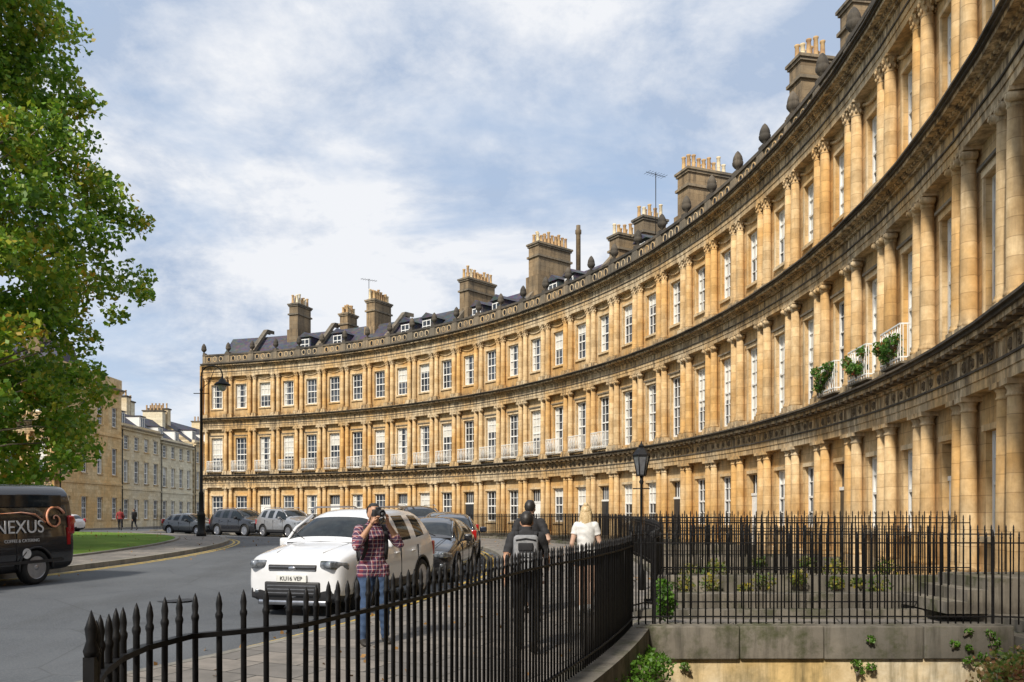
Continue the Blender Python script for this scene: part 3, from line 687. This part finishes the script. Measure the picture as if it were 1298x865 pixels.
ST={'suv':[(0,.72,.30,.78,.86,.62,'n'),(.06,.82,.22,.90,.98,.72,'n'),(.22,.88,.2,.97,1.05,.76,'n'),(.65,.91,.2,1.03,1.13,.77,'n'),(.98,.92,.2,1.06,1.18,.76,'n'),(1.04,.92,.2,1.07,1.20,.76,'w'),(1.78,.92,.2,1.10,1.68,.64,'s'),(2.36,.92,.2,1.11,1.75,.64,'p'),(2.44,.92,.2,1.11,1.755,.64,'s'),(3.2,.92,.2,1.14,1.755,.64,'p'),(3.28,.92,.2,1.15,1.75,.64,'s'),(3.86,.92,.22,1.22,1.72,.62,'p'),(4.16,.90,.24,1.23,1.68,.60,'r'),(4.36,.87,.27,1.18,1.24,.70,'n'),(4.44,.84,.3,.97,1.04,.70,'n'),(4.48,.78,.36,.8,.86,.65,'n')],
'hatch':[(0,.64,.26,.60,.66,.52,'n'),(.08,.76,.18,.70,.76,.64,'n'),(.3,.84,.17,.80,.86,.7,'n'),(.85,.87,.17,.88,.97,.70,'n'),(1.04,.88,.17,.91,1.0,.69,'n'),(1.1,.88,.17,.91,1.02,.68,'w'),(1.85,.88,.17,.93,1.40,.55,'s'),(2.35,.88,.17,.94,1.47,.55,'p'),(2.43,.88,.17,.94,1.47,.55,'s'),(3.1,.88,.18,.97,1.44,.54,'p'),(3.2,.88,.18,.99,1.43,.54,'s'),(3.55,.87,.2,1.03,1.40,.53,'p'),(3.75,.86,.2,1.04,1.36,.52,'r'),(4.0,.83,.25,.98,1.04,.62,'n'),(4.1,.76,.32,.75,.82,.6,'n')],
'van':[(0,.78,.30,.80,.86,.66,'n'),(.08,.88,.24,.95,1.0,.76,'n'),(.5,.94,.22,1.08,1.16,.8,'n'),(.75,.95,.22,1.14,1.24,.78,'w'),(1.5,.95,.22,1.18,1.86,.74,'s'),(2.0,.95,.22,1.18,1.96,.80,'p'),(2.08,.95,.22,1.2,1.97,.84,'n'),(2.2,.95,.22,1.2,1.97,.84,'n'),(3.3,.95,.22,1.2,1.98,.84,'n'),(4.4,.95,.22,1.2,1.98,.84,'n'),(4.72,.95,.22,1.2,1.97,.84,'n'),(4.80,.94,.24,1.2,1.95,.83,'n'),(4.83,.90,.3,1.15,1.85,.78,'n')]}
car_cache={}
def car_parts(kind,col):
    key=(kind,col)
    if key in car_cache: return car_cache[key]
    st=ST[kind]; Lc=st[-1][0]; mats=[PT[col],M['carglass'],M['plastic'],M['chrome'],M['lens'],M['red'],M['plate'],M['tyre'],M['rim']]
    vs=[];fs=[];ms=[]
    for (x,hw,zb,be,tp,wt,fl) in st:
        h=[(hw*.84,zb),(hw*.985,zb+.13),(hw,(zb+be)*.5+.05),(hw*.975,be),(wt,tp-.045),(wt*.62,tp)]
        ring=[(0,zb)]+h+[(0,tp+.012)]+[(-a,b) for a,b in reversed(h)]
        vs+=[(Lc/2-x,a,b) for a,b in ring]
    n=14
    for i in range(len(st)-1):
        fl=st[i][6]
        for j in range(n):
            a=i*n+j;b=i*n+(j+1)%n; fs.append((a,b,b+n,a+n)); m=0
            jj=j if j<7 else 13-j
            if jj==4 and fl in 'sw': m=1
            if jj in(5,6) and fl in 'wr': m=1
            if jj in(0,1) : m=2
            ms.append(m)
    fs.append(tuple(reversed(range(n)))); ms.append(0); fs.append(tuple((len(st)-1)*n+j for j in range(n))); ms.append(0)
    me=bpy.data.meshes.new('t'); me.from_pydata(vs,[],fs)
    for m in mats: me.materials.append(m)
    me.polygons.foreach_set('material_index',ms); me.update()
    bm=bmesh.new(); bm.from_mesh(me); bmesh.ops.recalc_face_normals(bm,faces=bm.faces); bm.to_mesh(me); bm.free()
    o=mk('tmp',me); s_=o.modifiers.new('s','SUBSURF'); s_.levels=2; s_.render_levels=2
    wr={'suv':.37,'hatch':.315,'van':.335}[kind]; wx={'suv':(.88,3.56),'hatch':(.80,3.32),'van':(.85,3.85)}[kind]; hw=max(s[1] for s in st)
    cb=MB()
    for x in wx:
        for k in (-1,1): cb.rev([(wr+.055,-.16),(wr+.055,.3)],28,2,TR(Lc/2-x,k*(hw-.1),wr)@RX(-90*k))
    cme=cb.mesh('c',mats); bm=bmesh.new(); bm.from_mesh(cme); bmesh.ops.recalc_face_normals(bm,faces=bm.faces); bm.to_mesh(cme); bm.free()
    co=mk('cut',cme); bo=o.modifiers.new('b','BOOLEAN'); bo.operation='DIFFERENCE'; bo.object=co; bo.solver='EXACT'
    body=evalmesh(o); body.polygons.foreach_set('use_smooth',[True]*len(body.polygons))
    try: body.set_sharp_from_angle(angle=rad(40))
    except Exception: pass
    bpy.data.objects.remove(o); bpy.data.objects.remove(co)
    d=MB(); X=lambda x:Lc/2-x
    for x in wx:
        for k in (-1,1):
            T=TR(X(x),k*(hw-.105),wr)@RX(-90*k); w=.105
            d.rev([(wr-.13,-w),(wr-.03,-w),(wr,-w+.03),(wr,w-.03),(wr-.03,w),(wr-.11,w),(wr-.12,w-.02)],28,7,T)
            d.rev([(wr-.12,w-.1),(wr-.118,w-.005),(wr-.10,w-.002),(wr-.10,w-.01)],28,8,T); d.rev([(.001,w-.09),(wr-.12,w-.1)],20,2,T)
            for s5 in range(5):
                d.box(.03,wr-.11,-.03,.03,w-.05,w-.015,8,T@RZ(72*s5+12)); 
            d.rev([(.06,w-.06),(.055,w-.01),(.02,w-.005)],12,8,T)
            d.tube([(X(x)+(wr+.065)*math.cos(a),k*(hw*.985),wr+(wr+.065)*math.sin(a)) for a in np.linspace(-.15,math.pi+.15,14)],.025,6,2)
    iw=[i for i,s in enumerate(st) if s[6]=='w'][0]
    for k in (-1,1):
        a,b=st[iw],st[iw+1]
        d.tube([(X(a[0])-.06,k*a[5]*.99,a[4]-.06),(X((a[0]+b[0])/2),k*((a[5]+b[5])/2+.005),(a[4]+b[4])/2-.02),(X(b[0])-.1,k*b[5]*.99,b[4]-.04)],.032,6,0)
        d.rbox((X(a[0]+.55),k*(hw+.10),a[3]+.08),(.13,.2,.17),.04,0); d.box(X(a[0]+.6),X(a[0]+.5),min(k*(hw-.1),k*hw),max(k*(hw-.1),k*hw),a[3]-.01,a[3]+.04,2)
        for hx in ((2.3,3.1) if kind!='van' else (1.9,)): d.rbox((X(hx),k*(hw*.99),st[5][3]-.13),(.18,.04,.03),.012,0)
        for hx in ((1.45,2.46,3.35) if kind!='van' else (1.2,2.1,3.4)): d.box(X(hx)-.004,X(hx)+.004,min(k*(hw-.03),k*(hw+.001)),max(k*(hw-.03),k*(hw+.001)),.33,st[5][3]-.03,2)
        if kind=='suv': d.tube([(X(1.9),k*.66,1.74),(X(2.05),k*.66,1.79),(X(3.7),k*.64,1.79),(X(3.85),k*.63,1.74)],.018,6,3)
        if kind=='suv': d.box(X(1.35),X(3.1),min(k*(hw-.02),k*(hw+.004)),max(k*(hw-.02),k*(hw+.004)),.33,.46,2)
    f=st[1]; zb=f[3]
    wN=f[1]
    for k in (-1,1):
        d.rbox((X(.17 if kind!='van' else .14),k*(wN-.15),zb-.05),(.42,.30,.15),.055,4,RZ(-24*k)@RY(-7))
        d.rbox((X(.1),k*(wN-.15),.40),(.13,.22,.2),.04,2); d.ball((X(.04),k*(wN-.16),.42),(.03,.05,.05),4)
        d.rbox((X(Lc-.1),k*(st[-2][1]-.06),st[-2][3]-.05),(.14,.18,.3 if kind!='van' else .38),.03,5)
    d.rbox((X(.045),0,zb-.09),(.08,.88,.12),.025,2)
    for i in range(2): d.box(X(.03),X(-.005),-.42,.42,zb-.13+.055*i,zb-.113+.055*i,3)
    d.ball((X(-.005),0,zb-.09),(.015,.08,.034),3)
    gh=.24 if kind=='suv' else .17
    d.rbox((X(.03),0,zb-.43),(.1,1.0,gh),.03,2); 
    for i in range(3): d.box(X(.0),X(-.025),-.44,.44,zb-.50+.06*i,zb-.49+.06*i+.006,3)
    d.box(X(.0),X(-.035),-.27,.27,zb-.31,zb-.2,6)
    d.rbox((X(.1),0,.245),(.16,1.3,.09),.03,3 if kind=='suv' else 2)
    d.box(X(Lc+.0),X(Lc-.02),-.26,.26,.72,.83,6)
    a=st[iw]
    for k in (-1,1): d.tube([(X(.25),k*.42,st[2][4]+.004),(X(.65),k*.48,st[3][4]-.012),(X(a[0]-.05),k*.54,a[4]-.03)],.009,4,0)
    d.tube([(X(a[0]-.03),-.66,a[4]-.03),(X(a[0]-.03),0,a[4]-.002),(X(a[0]-.03),.66,a[4]-.03)],.014,5,2)
    for k in (-.35,.25): d.tube([(X(a[0]+.04),k,a[4]+.03),(X(a[0]+.28),k-.38,a[4]+.17)],.009,4,2)
    dme=d.mesh('details',mats); car_cache[key]=(body,dme,Lc,zb); return car_cache[key]
def car(name,kind,col,x,y,hd,plate=None,z=None):
    body,dme,Lc,zb=car_parts(kind,col); e=empty(name,(x,y,(g(y,x)-.118) if z is None else z),rad(hd))
    dx,dy=math.cos(rad(hd))*1.5,math.sin(rad(hd))*1.5; sl=(g(y+dy,x+dx)-g(y-dy,x-dx))/3; e.rotation_euler=(0,-math.atan(sl),rad(hd))
    mk('body',body,e); mk('wheels_and_trim',dme,e)
    if plate: text('plate_text',plate,.095,M['plastic'],TR(Lc/2+.038,0,zb-.257)@RZ(90)@RX(90),e)
    return e
def parked(thd,kind,col,name='parked_car',plate=None,r=34.5,flip=False):
    x,y=at(thd,r); return car(name,kind,col,x,y,thd-90+(180 if flip else 0),plate)
parked(-14.5,'suv','white','parked_suv','KU16 VEP',34.42)
parked(-5.6,'hatch','black'); parked(2.8,'hatch','navy'); parked(12,'hatch','grey'); parked(21,'suv','navy','parked_suv'); parked(30,'hatch','silver'); parked(38,'hatch','blue')
parked(49,'suv','silver','parked_suv'); parked(56.8,'suv','black','parked_suv'); parked(64.5,'hatch','grey'); 
x,y=at(87.5,38); car('parked_car','hatch','white',x,y,180)
x,y=at(90,33); car('parked_car','hatch','blue',x,y,185)
vx,vy=-9.1,17.15; d=Vector((-.27,-.963)); c=Vector((vx,vy))+d*2.42+Vector((-.963,.27))*.95
van=car('delivery_van','van','black',c.x,c.y,math.degrees(math.atan2(d.y,d.x)))
M['vanwhite']=simple('white_vinyl_lettering',(.75,.75,.75),None,.5); M['vanorange']=simple('orange_vinyl_graphic',(.75,.28,.12),(.7,.4,.3),.5)
text('side_lettering','NEXUS',.36,M['vanwhite'],TR(-1.05,.955,1.13)@RZ(180)@RX(90),van,.003)
text('side_lettering_small','COFFEE & CATERING',.085,M['vanwhite'],TR(-1.1,.953,.87)@RZ(180)@RX(90),van,.003)
mb=MB(); sp=[(-1.9+(.02+.028*a)*math.cos(a),.955-max(0,(1.28+(.02+.028*a)*math.sin(a))-1.2)*.15,1.28+(.02+.028*a)*math.sin(a)) for a in np.linspace(0,9,40)]
mb.tube(sp,[.012+.014*i/40 for i in range(40)],6,0); mb.tube([(-1.65,.955,1.22),(-1.4,.955,1.38),(-1.1,.93,1.42),(-.6,.93,1.40)],[.02,.02,.014,.004],6,0)
mb.obj('swirl_graphic',[M['vanorange']],van)
mb=MB(); mb.rev([(.10,0),(.10,.006)],20,0,TR(-1.2,.951,.62)@RX(-90)); mb.box(-2.05,-.2,.935,.946,1.53,1.76,1)
mb.box(-2.1,2.0,.945,.96,.42,.48,2); mb.box(-2.28,-2.2,.93,.955,.75,1.1,3)
mb.obj('badge_window_and_trim',[M['vanwhite'],M['carglass'],M['plastic'],M['red']],van)

# ---------------------------------------------------------------- people
SKIN=simple('skin',(.48,.27,.17),(.42,.23,.14),.5); SKIN2=simple('fair_skin',(.58,.38,.28),(.5,.32,.23),.5)
HB=simple('black_hair',(.012,.01,.01),(.03,.025,.02),.5,scale=60); HBL=simple('blonde_hair',(.66,.52,.30),(.45,.31,.15),.5,scale=40); HBR=simple('brown_hair',(.06,.035,.02),None,.5,scale=60)
DEN=simple('blue_denim',(.03,.06,.13),(.045,.08,.15),.85,scale=20,bs=.3); BLK=simple('black_cloth',(.014,.014,.016),(.025,.025,.028),.85,scale=10,bs=.3)
WTE=simple('white_cloth',(.72,.71,.69),(.6,.6,.58),.8,scale=10,bs=.3); SHOE=simple('dark_shoe',(.03,.025,.02),None,.6); GRYC=simple('grey_cloth',(.20,.21,.22),(.28,.28,.29),.8,scale=25,bs=.3)
NAV=simple('navy_cloth',(.02,.03,.06),None,.8); REDC=simple('red_cloth',(.25,.03,.03),None,.8)
m,nt,b=newmat('plaid_shirt'); tc=N(nt,'ShaderNodeTexCoord'); sp=N(nt,'ShaderNodeSeparateXYZ'); L(nt,tc.outputs['Object'],sp.inputs[0]); b.inputs['Roughness'].default_value=.85
def band(s_,f,ph,th): 
    return mth(nt,'GREATER_THAN',mth(nt,'SINE',mth(nt,'MULTIPLY_ADD',s_,f,ph)),th)
hx=mth(nt,'ADD',sp.outputs[0],mth(nt,'MULTIPLY',sp.outputs[1],.8))
c=mixc(nt,mth(nt,'MULTIPLY',band(hx,120,0,.0),.7),(.22,.03,.04),(.03,.025,.07)); c=mixc(nt,mth(nt,'MULTIPLY',band(sp.outputs[2],120,1,.0),.6),c,(.03,.025,.07))
c=mixc(nt,mth(nt,'MULTIPLY',band(hx,120,2.2,.93),.6),c,(.6,.55,.55)); c=mixc(nt,mth(nt,'MULTIPLY',band(sp.outputs[2],120,3.2,.93),.6),c,(.6,.55,.55)); L(nt,c,b.inputs['Base Color']); PLAID=m
def segd(p,a,b):
    ab=b-a; t=max(0,min(1,(p-a).dot(ab)/max(1e-9,ab.length_squared))); return (p-a-ab*t).length,t
def person(name,loc,rz,J,cl,hair,hs=1.,skin=SKIN,hands=None,scale=1.,female=False,hairstyle='short',extra=None):
    V=Vector; e=empty(name,(loc[0],loc[1],g(loc[1])+(loc[2] if len(loc)>2 else 0)),rad(rz)); e.scale=(scale,)*3
    base=dict(hl=(-.09,0,.93),hr=(.09,0,.93),kl=(-.10,.02,.50),kr=(.10,.02,.50),al=(-.10,-.02,.09),ar=(.10,-.02,.09),sl=(-.175,0,1.41),sr=(.175,0,1.41),el=(-.24,-.02,1.13),er=(.24,-.02,1.13),wl=(-.25,.08,.88),wr=(.25,.08,.88),hd=(0,.03,1.62))
    base.update(J); J={k:(V(v) if isinstance(v,tuple) else v) for k,v in base.items()}
    mb=MB(); sw=.86 if female else 1
    mb.tube([(0,0,.84),(0,0,.90),(0,0,.98),(0,.005,1.08),(0,.01,1.2),(0,.01,1.32),(0,0,1.40),(0,-.005,1.45),(0,0,1.48)],[(.12,.09),(.165,.115),(.165,.118),(.14*sw,.105),(.158*sw,.115),(.175*sw,.12),(.172*sw,.1),(.12*sw,.08),(.06,.06)],20,0,ref=(1,0,0))
    hd=J['hd']; mb.tube([(0,-.01,1.42),(0,0,1.5),hd+V((0,-.01,-.06))],[.07,.055,.056],12)
    hz=[(-.125,.03,.03,.025),(-.10,.02,.05,.05),(-.06,.008,.062,.078),(-.01,0,.072,.09),(.04,-.004,.075,.094),(.08,-.008,.066,.082),(.105,-.01,.045,.055),(.115,-.01,.015,.02)]
    mb.tube([hd+V((0,q[1],q[0])) for q in hz],[(q[2],q[3]) for q in hz],16,0,ref=(1,0,0))
    mb.tube([hd+V((0,.085,.01)),hd+V((0,.108,-.03)),hd+V((0,.09,-.04))],[.01,.015,.012],8); 
    for k in (-1,1): mb.ball(hd+V((k*.076,-.005,-.015)),(.012,.02,.032)); mb.ball(V((k*.165*sw,0,1.405)),(.065*sw,.06,.06))
    lg=1.16
    bones=[('torso',V((0,0,.9)),V((0,0,1.42)),.13),('head',hd+V((0,0,-.06)),hd+V((0,0,.07)),.07),('neck',V((0,0,1.49)),V((0,0,1.52)),.05)]
    for s_ in 'lr':
        h,k,a,sh,el,wr=[J[q+s_] for q in 'hkase'+'w']
        mb.tube([h+V((0,0,.04)),h.lerp(k,.35),h.lerp(k,.8),k,k.lerp(a,.3),k.lerp(a,.65),a],[.088*lg,.084*lg,.062*lg,.057*lg,.058*lg,.047*lg,.04*lg],14)
        fd=J.get('f'+s_,V((0,1,0))); fd=V(fd) if isinstance(fd,tuple) else fd
        mb.tube([a+V((0,0,-.02))-fd*.07,a-fd*.03+V((0,0,-.035)),a+fd*.05+V((0,0,-.05)),a+fd*.13+V((0,0,-.06)),a+fd*.18+V((0,0,-.068))],[(.025,.03),(.038,.045),(.042,.038),(.045,.028),(.025,.018)],12,0,ref=(1,0,0))
        mb.tube([sh,sh.lerp(el,.3),sh.lerp(el,.8),el,el.lerp(wr,.3),el.lerp(wr,.8),wr],[.058*sw,.056*sw,.045*sw,.043*sw,.044*sw,.031*sw,.027],12)
        bones+=[('thigh',h,k,.08),('calf',k,a+V((0,0,.01)),.05),('foot',a-fd*.04+V((0,0,-.045)),a+fd*.15+V((0,0,-.055)),.04),('uarm',sh,el,.05),('farm',el,wr,.035)]
    o=mb.obj('tmpb',[]); r_=o.modifiers.new('r','REMESH'); r_.mode='VOXEL'; r_.voxel_size=.011; s2=o.modifiers.new('sm','SMOOTH'); s2.iterations=4; s2.factor=.5
    me=evalmesh(o); bpy.data.objects.remove(o); me.name='figure'
    me.materials.clear(); mats=[skin,cl['top'],cl['leg'],cl['shoe']]
    for m_ in mats: me.materials.append(m_)
    def lab(p):
        best=None
        for nme,a,b,r in bones:
            dd,t=segd(p,a,b); dd-=r
            if best is None or dd<best[0]: best=(dd,nme,t)
        _,nme,t=best
        if nme in('head','neck'): return 0
        if nme=='torso': return 1 if p.z>cl.get('hem',.9) else 2
        if nme=='uarm': return 1 if t<cl.get('slv',9) else 0
        if nme=='farm': return 1 if t<cl.get('fslv',-1) else 0
        if nme=='thigh': return (1 if p.z>cl.get('hem',.9) else (2 if t<cl.get('tleg',9) else 0))
        if nme=='calf': return 2 if t<cl.get('cleg',1.1) else (0 if t<.93 else 3)
        return 3
    vl=[lab(v.co) for v in me.vertices]
    for p in me.polygons:
        ls=[vl[i] for i in p.vertices]; p.material_index=max(set(ls),key=ls.count); p.use_smooth=True
    off={0:0,1:.013,2:.005,3:.003}
    def fold(c,l):
        if l not in(1,2): return 0
        return .005*math.sin(c.z*46+c.x*21+2*math.sin(c.x*17+c.y*9))*math.sin(c.z*19+c.y*30)
    cos=[v.co+v.normal*(off[vl[v.index]]+fold(v.co,vl[v.index])) for v in me.vertices]
    for v,c_ in zip(me.vertices,cos): v.co=c_
    mk('figure',me,e)
    d=MB()
    for k in (-1,1):
        d.ball(hd+V((k*.03,.084,.012)),(.013,.008,.007),2,8,6); d.ball(hd+V((k*.03,.091,.012)),(.006,.004,.006),1,8,6); d.tube([hd+V((k*.016,.093,.035)),hd+V((k*.045,.083,.036))],.004,5,1)
    d.tube([hd+V((-.024,.083,-.07)),hd+V((0,.092,-.069)),hd+V((.024,.083,-.07))],[.003,.006,.003],6,3)
    hb=bmesh.new(); bmesh.ops.create_uvsphere(hb,u_segments=28,v_segments=18,radius=1)
    ke=[]
    for v in hb.verts:
        n=v.co.copy(); v.co=V((n.x*.086,n.y*.107-.012,n.z*.105+.028))
        jit=.004*math.sin(n.x*31+n.z*17)*math.cos(n.y*27); v.co+=n*jit
        if n.y>.1: low=.35+.25*max(0,n.y)
        elif n.y>-.35: low=-.25
        else: low=-.75
        if hairstyle=='long' and n.y<.2: low=-1.1
        if n.z<low: ke.append(v)
    bmesh.ops.delete(hb,geom=ke,context='VERTS'); hb.verts.index_update()
    d.add([hd+v.co for v in hb.verts],[[v.index for v in f.verts] for f in hb.faces],0,None,True); hb.free()
    if hairstyle=='long':
        for i in range(26):
            a=math.pi*(i+.5)/26; ex=.078*math.cos(a); ey=-.02-.075*math.sin(a)
            r1=random.uniform(.85,1.15); ln=random.uniform(.2,.3)
            d.tube([hd+V((ex*.7,ey*.7,.09)),hd+V((ex*1.05,ey*1.08,.0)),hd+V((ex*1.1*r1,ey*1.1-.01,-.1)),hd+V((ex*1.0*r1,ey-.02,-.1-ln*.6)),hd+V((ex*.8*r1,ey-.01,-.1-ln))],[.014,.016,.016,.013,.004],6,0)
        d.ball(hd+V((0,-.05,.125)),(.04,.04,.035),0)
    for s_,sg in (('l',-1),('r',1)):
        wr,el=J['w'+s_],J['e'+s_]; dr=(wr-el).normalized()
        hp=(hands or {}).get(s_)
        dirn=V(hp[0]).normalized() if hp else dr; pn=V(hp[1]).normalized() if hp else V((-sg,0,0)); curl=hp[2] if hp else .35
        pn=(pn-dirn*pn.dot(dirn)).normalized(); side=dirn.cross(pn)
        if side.dot(V((0,1,0)))<0 and not hp: side=-side
        if hp and len(hp)>3: side=V(hp[3]).normalized()
        d.tube([wr-dirn*.01,wr+dirn*.03,wr+dirn*.085],[(.022,.026),(.034,.018),(.04,.014)],10,3,ref=tuple(side))
        for i,fl in enumerate((.07,.078,.072,.057)):
            p0=wr+dirn*.078+side*(.03-.02*i); a=curl*(1+.1*i); pp=[p0]
            ang=0; 
            for q in (.45,.32,.23): ang+=a; pp.append(pp[-1]+(dirn*math.cos(ang)+pn*math.sin(ang))*fl*q)
            d.tube(pp,[.0095,.009,.008,.006],7,3)
        p0=wr+dirn*.03+side*.028; t1=p0+(dirn*.6+side*.7+pn*.3).normalized()*.035; d.tube([p0,t1,t1+(dirn*.8+side*.15+pn*.5).normalized()*.03],[.012,.0105,.008],7,3)
    if extra: extra(d,J,e)
    d.obj('head_details_and_hands',[hair,M['plastic'],WTE,skin,BLK,GRYC,M['lens'],M['rim']],e)
    return e
def pack(main,size,yb):
    def f(d,J,e):
        w,h,t=size
        d.rbox((0,yb-t/2,1.22),(w,t,h),.06,main,segs=3)
        d.rbox((0,yb-t-.02,1.10),(w*.72,.07,h*.42),.03,main,segs=3); d.rbox((0,yb-t-.01,1.30),(w*.6,.04,h*.22),.015,4,segs=2)
        d.tube([(-w*.34,yb-t-.055,1.17),(0,yb-t-.06,1.18),(w*.34,yb-t-.055,1.17)],.006,5,4)
        d.tube([(-w*.4,yb-t-.005,1.38),(0,yb-t-.01,1.40),(w*.4,yb-t-.005,1.38)],.008,5,4)
        for k in (-1,1): d.tube([(k*w*.5,yb-.02,1.02),(k*w*.52,yb-t*.6,1.2),(k*w*.47,yb-.02,1.38)],.012,6,4)
        for k in (-1,1): d.tube([(k*.10,yb,1.40),(k*.12,-.06,1.475),(k*.12,.06,1.465),(k*.125,.135,1.36),(k*.13,.14,1.2),(k*.15,.05,1.05),(k*.12,yb,1.0)],[(.025,.008)]*7,8,4,ref=(1,0,0))
    return f
def cam_extra(d,J,e):
    hd=J['hd']; c=hd+Vector((0,.165,.005))
    d.rbox(c,(.145,.07,.095),.015,1); d.rbox(c+Vector((0,0,.06)),(.06,.06,.035),.012,1)
    d.rev([(.036,0),(.036,.05),(.042,.055),(.042,.13),(.038,.135),(.034,.12)],16,1,TR(c.x,c.y+.03,c.z-.005)@RX(-90)); d.rev([(.001,.125),(.034,.12)],14,6,TR(c.x,c.y+.03,c.z-.005)@RX(-90))
    for k in (-1,1): d.tube([c+Vector((k*.07,0,.03)),c+Vector((k*.09,-.06,-.1)),Vector((k*.07,.03,1.47))],.006,5,1)
    pack(4,(.28,.42,.14),-.13)(d,J,e)
person('photographer',(-1.72,10.15),180+28,dict(hd=(0,.04,1.61),kl=(-.13,.03,.5),al=(-.17,-.03,.09),kr=(.11,.04,.5),ar=(.14,.02,.09),el=(-.30,.15,1.22),wl=(-.115,.21,1.50),er=(.27,.17,1.2),wr=(.10,.26,1.49)),
  dict(top=PLAID,leg=DEN,shoe=SHOE,hem=.84,slv=9,fslv=.45),HB,skin=SKIN,scale=1.0,extra=cam_extra,
  hands={'l':((.12,.3,.95),(1,.2,0),.5,(0,1,0)),'r':((-.25,.5,.8),(-1,.3,.1),.6,(0,1,.2))})
walkJ=dict(kl=(-.10,.12,.52),al=(-.10,.16,.10),kr=(.10,-.02,.50),ar=(.10,-.26,.16),fr=(0,.85,-.5),el=(-.25,-.1,1.14),wl=(-.25,-.12,.88),er=(.25,.06,1.14),wr=(.24,.2,.93))
person('pedestrian',(.17,9.6),-3,dict(walkJ,hd=(0,.07,1.60)),dict(top=BLK,leg=BLK,shoe=SHOE,hem=.88,slv=.75,),HB,skin=SKIN,scale=.95,extra=pack(5,(.3,.44,.17),-.12))
person('pedestrian',(.28,12.9),-12,dict(walkJ,er=(.30,-.1,1.16),wr=(.22,.12,1.05)),dict(top=BLK,leg=NAV,shoe=SHOE,hem=.88,slv=.8,cleg=-1),HB,skin=SKIN2,scale=1.03)
person('pedestrian',(1.17,13.0),-10,dict(hr=(.085,0,.93),kl=(-.085,.08,.52),al=(-.08,.12,.1),kr=(.085,-.02,.5),ar=(.08,-.18,.13),fr=(0,.9,-.4),sl=(-.155,0,1.4),sr=(.155,0,1.4),el=(-.22,-.05,1.13),wl=(-.22,.05,.88),er=(.22,.02,1.13),wr=(.2,.1,.9)),dict(top=WTE,leg=BLK,shoe=WTE,hem=.98,slv=.5,tleg=.35,cleg=-1),HBL,skin=SKIN2,scale=.99,female=True,hairstyle='long')
for (x,y,t,c_) in ((-31.5,66,REDC,20),(-30.6,66.5,BLK,60)):
    person('pedestrian',(x,y),c_,walkJ,dict(top=t,leg=BLK,shoe=SHOE,slv=9,fslv=9),HBR)

# ---------------------------------------------------------------- sky & light
w=bpy.data.worlds.new("World"); sc.world=w; w.use_nodes=True; nt=w.node_tree; bg=nt.nodes['Background']
SE=42
sky=N(nt,'ShaderNodeTexSky',sky_type='NISHITA'); sky.sun_disc=False; sky.sun_elevation=rad(SE)
SD=Vector((-.44,-.90,0)).normalized()
sky.sun_rotation=math.atan2(SD.x,SD.y)
tc=N(nt,'ShaderNodeTexCoord'); sp=N(nt,'ShaderNodeSeparateXYZ'); L(nt,tc.outputs['Generated'],sp.inputs[0])
zz=mth(nt,'ADD',mth(nt,'MAXIMUM',sp.outputs[2],0),.25)
cb=N(nt,'ShaderNodeCombineXYZ'); L(nt,mth(nt,'DIVIDE',sp.outputs[0],zz),cb.inputs[0]); L(nt,mth(nt,'DIVIDE',sp.outputs[1],zz),cb.inputs[1]); cb.inputs[2].default_value=3.3
n1=noi(nt,cb.outputs[0],1.7,8,.6,.35); n2=noi(nt,mapping(nt,cb.outputs[0],(1.3,2.0,1)),.9,6,.58,.4)
n3=noi(nt,cb.outputs[0],4.6,7,.64,.2)
ns=mth(nt,'ADD',mth(nt,'MULTIPLY',n1,.66),mth(nt,'MULTIPLY',n3,.34))
cloud_=mixc(nt,mr(nt,ns,.42,.55),(4.5,5.5,7.2),(8.9,9.1,9.5))
fac=mr(nt,n2,.34,.50)
blue=mixc(nt,.2,(4.9,6.3,8.5),sky.outputs[0])
cc=mixc(nt,fac,blue,cloud_)
haze=mr(nt,sp.outputs[2],.0,.25,.6,0)
cc=mixc(nt,haze,cc,(7.2,8.1,9.2))
L(nt,cc,bg.inputs[0]); bg.inputs[1].default_value=.1
ld=bpy.data.lights.new('sun','SUN'); ld.energy=4.7; ld.angle=rad(5); ld.color=(1,.92,.80)
lo=bpy.data.objects.new('sun',ld); sc.collection.objects.link(lo)
e_=rad(SE); v=Vector((SD.x*math.cos(e_),SD.y*math.cos(e_),math.sin(e_))); lo.rotation_euler=v.to_track_quat('Z','Y').to_euler(); lo.location=(0,0,60)
sc.view_settings.view_transform='Standard'; sc.view_settings.look='None'; sc.view_settings.exposure=0
cam=bpy.data.cameras.new('camera'); cam.sensor_width=36; cam.lens=28.87; cam.shift_y=.170; cam.clip_end=6000; cam.clip_start=.05
co=bpy.data.objects.new('camera',cam); sc.collection.objects.link(co); co.location=(0,0,1.6); co.rotation_euler=(rad(90),0,0); sc.camera=co
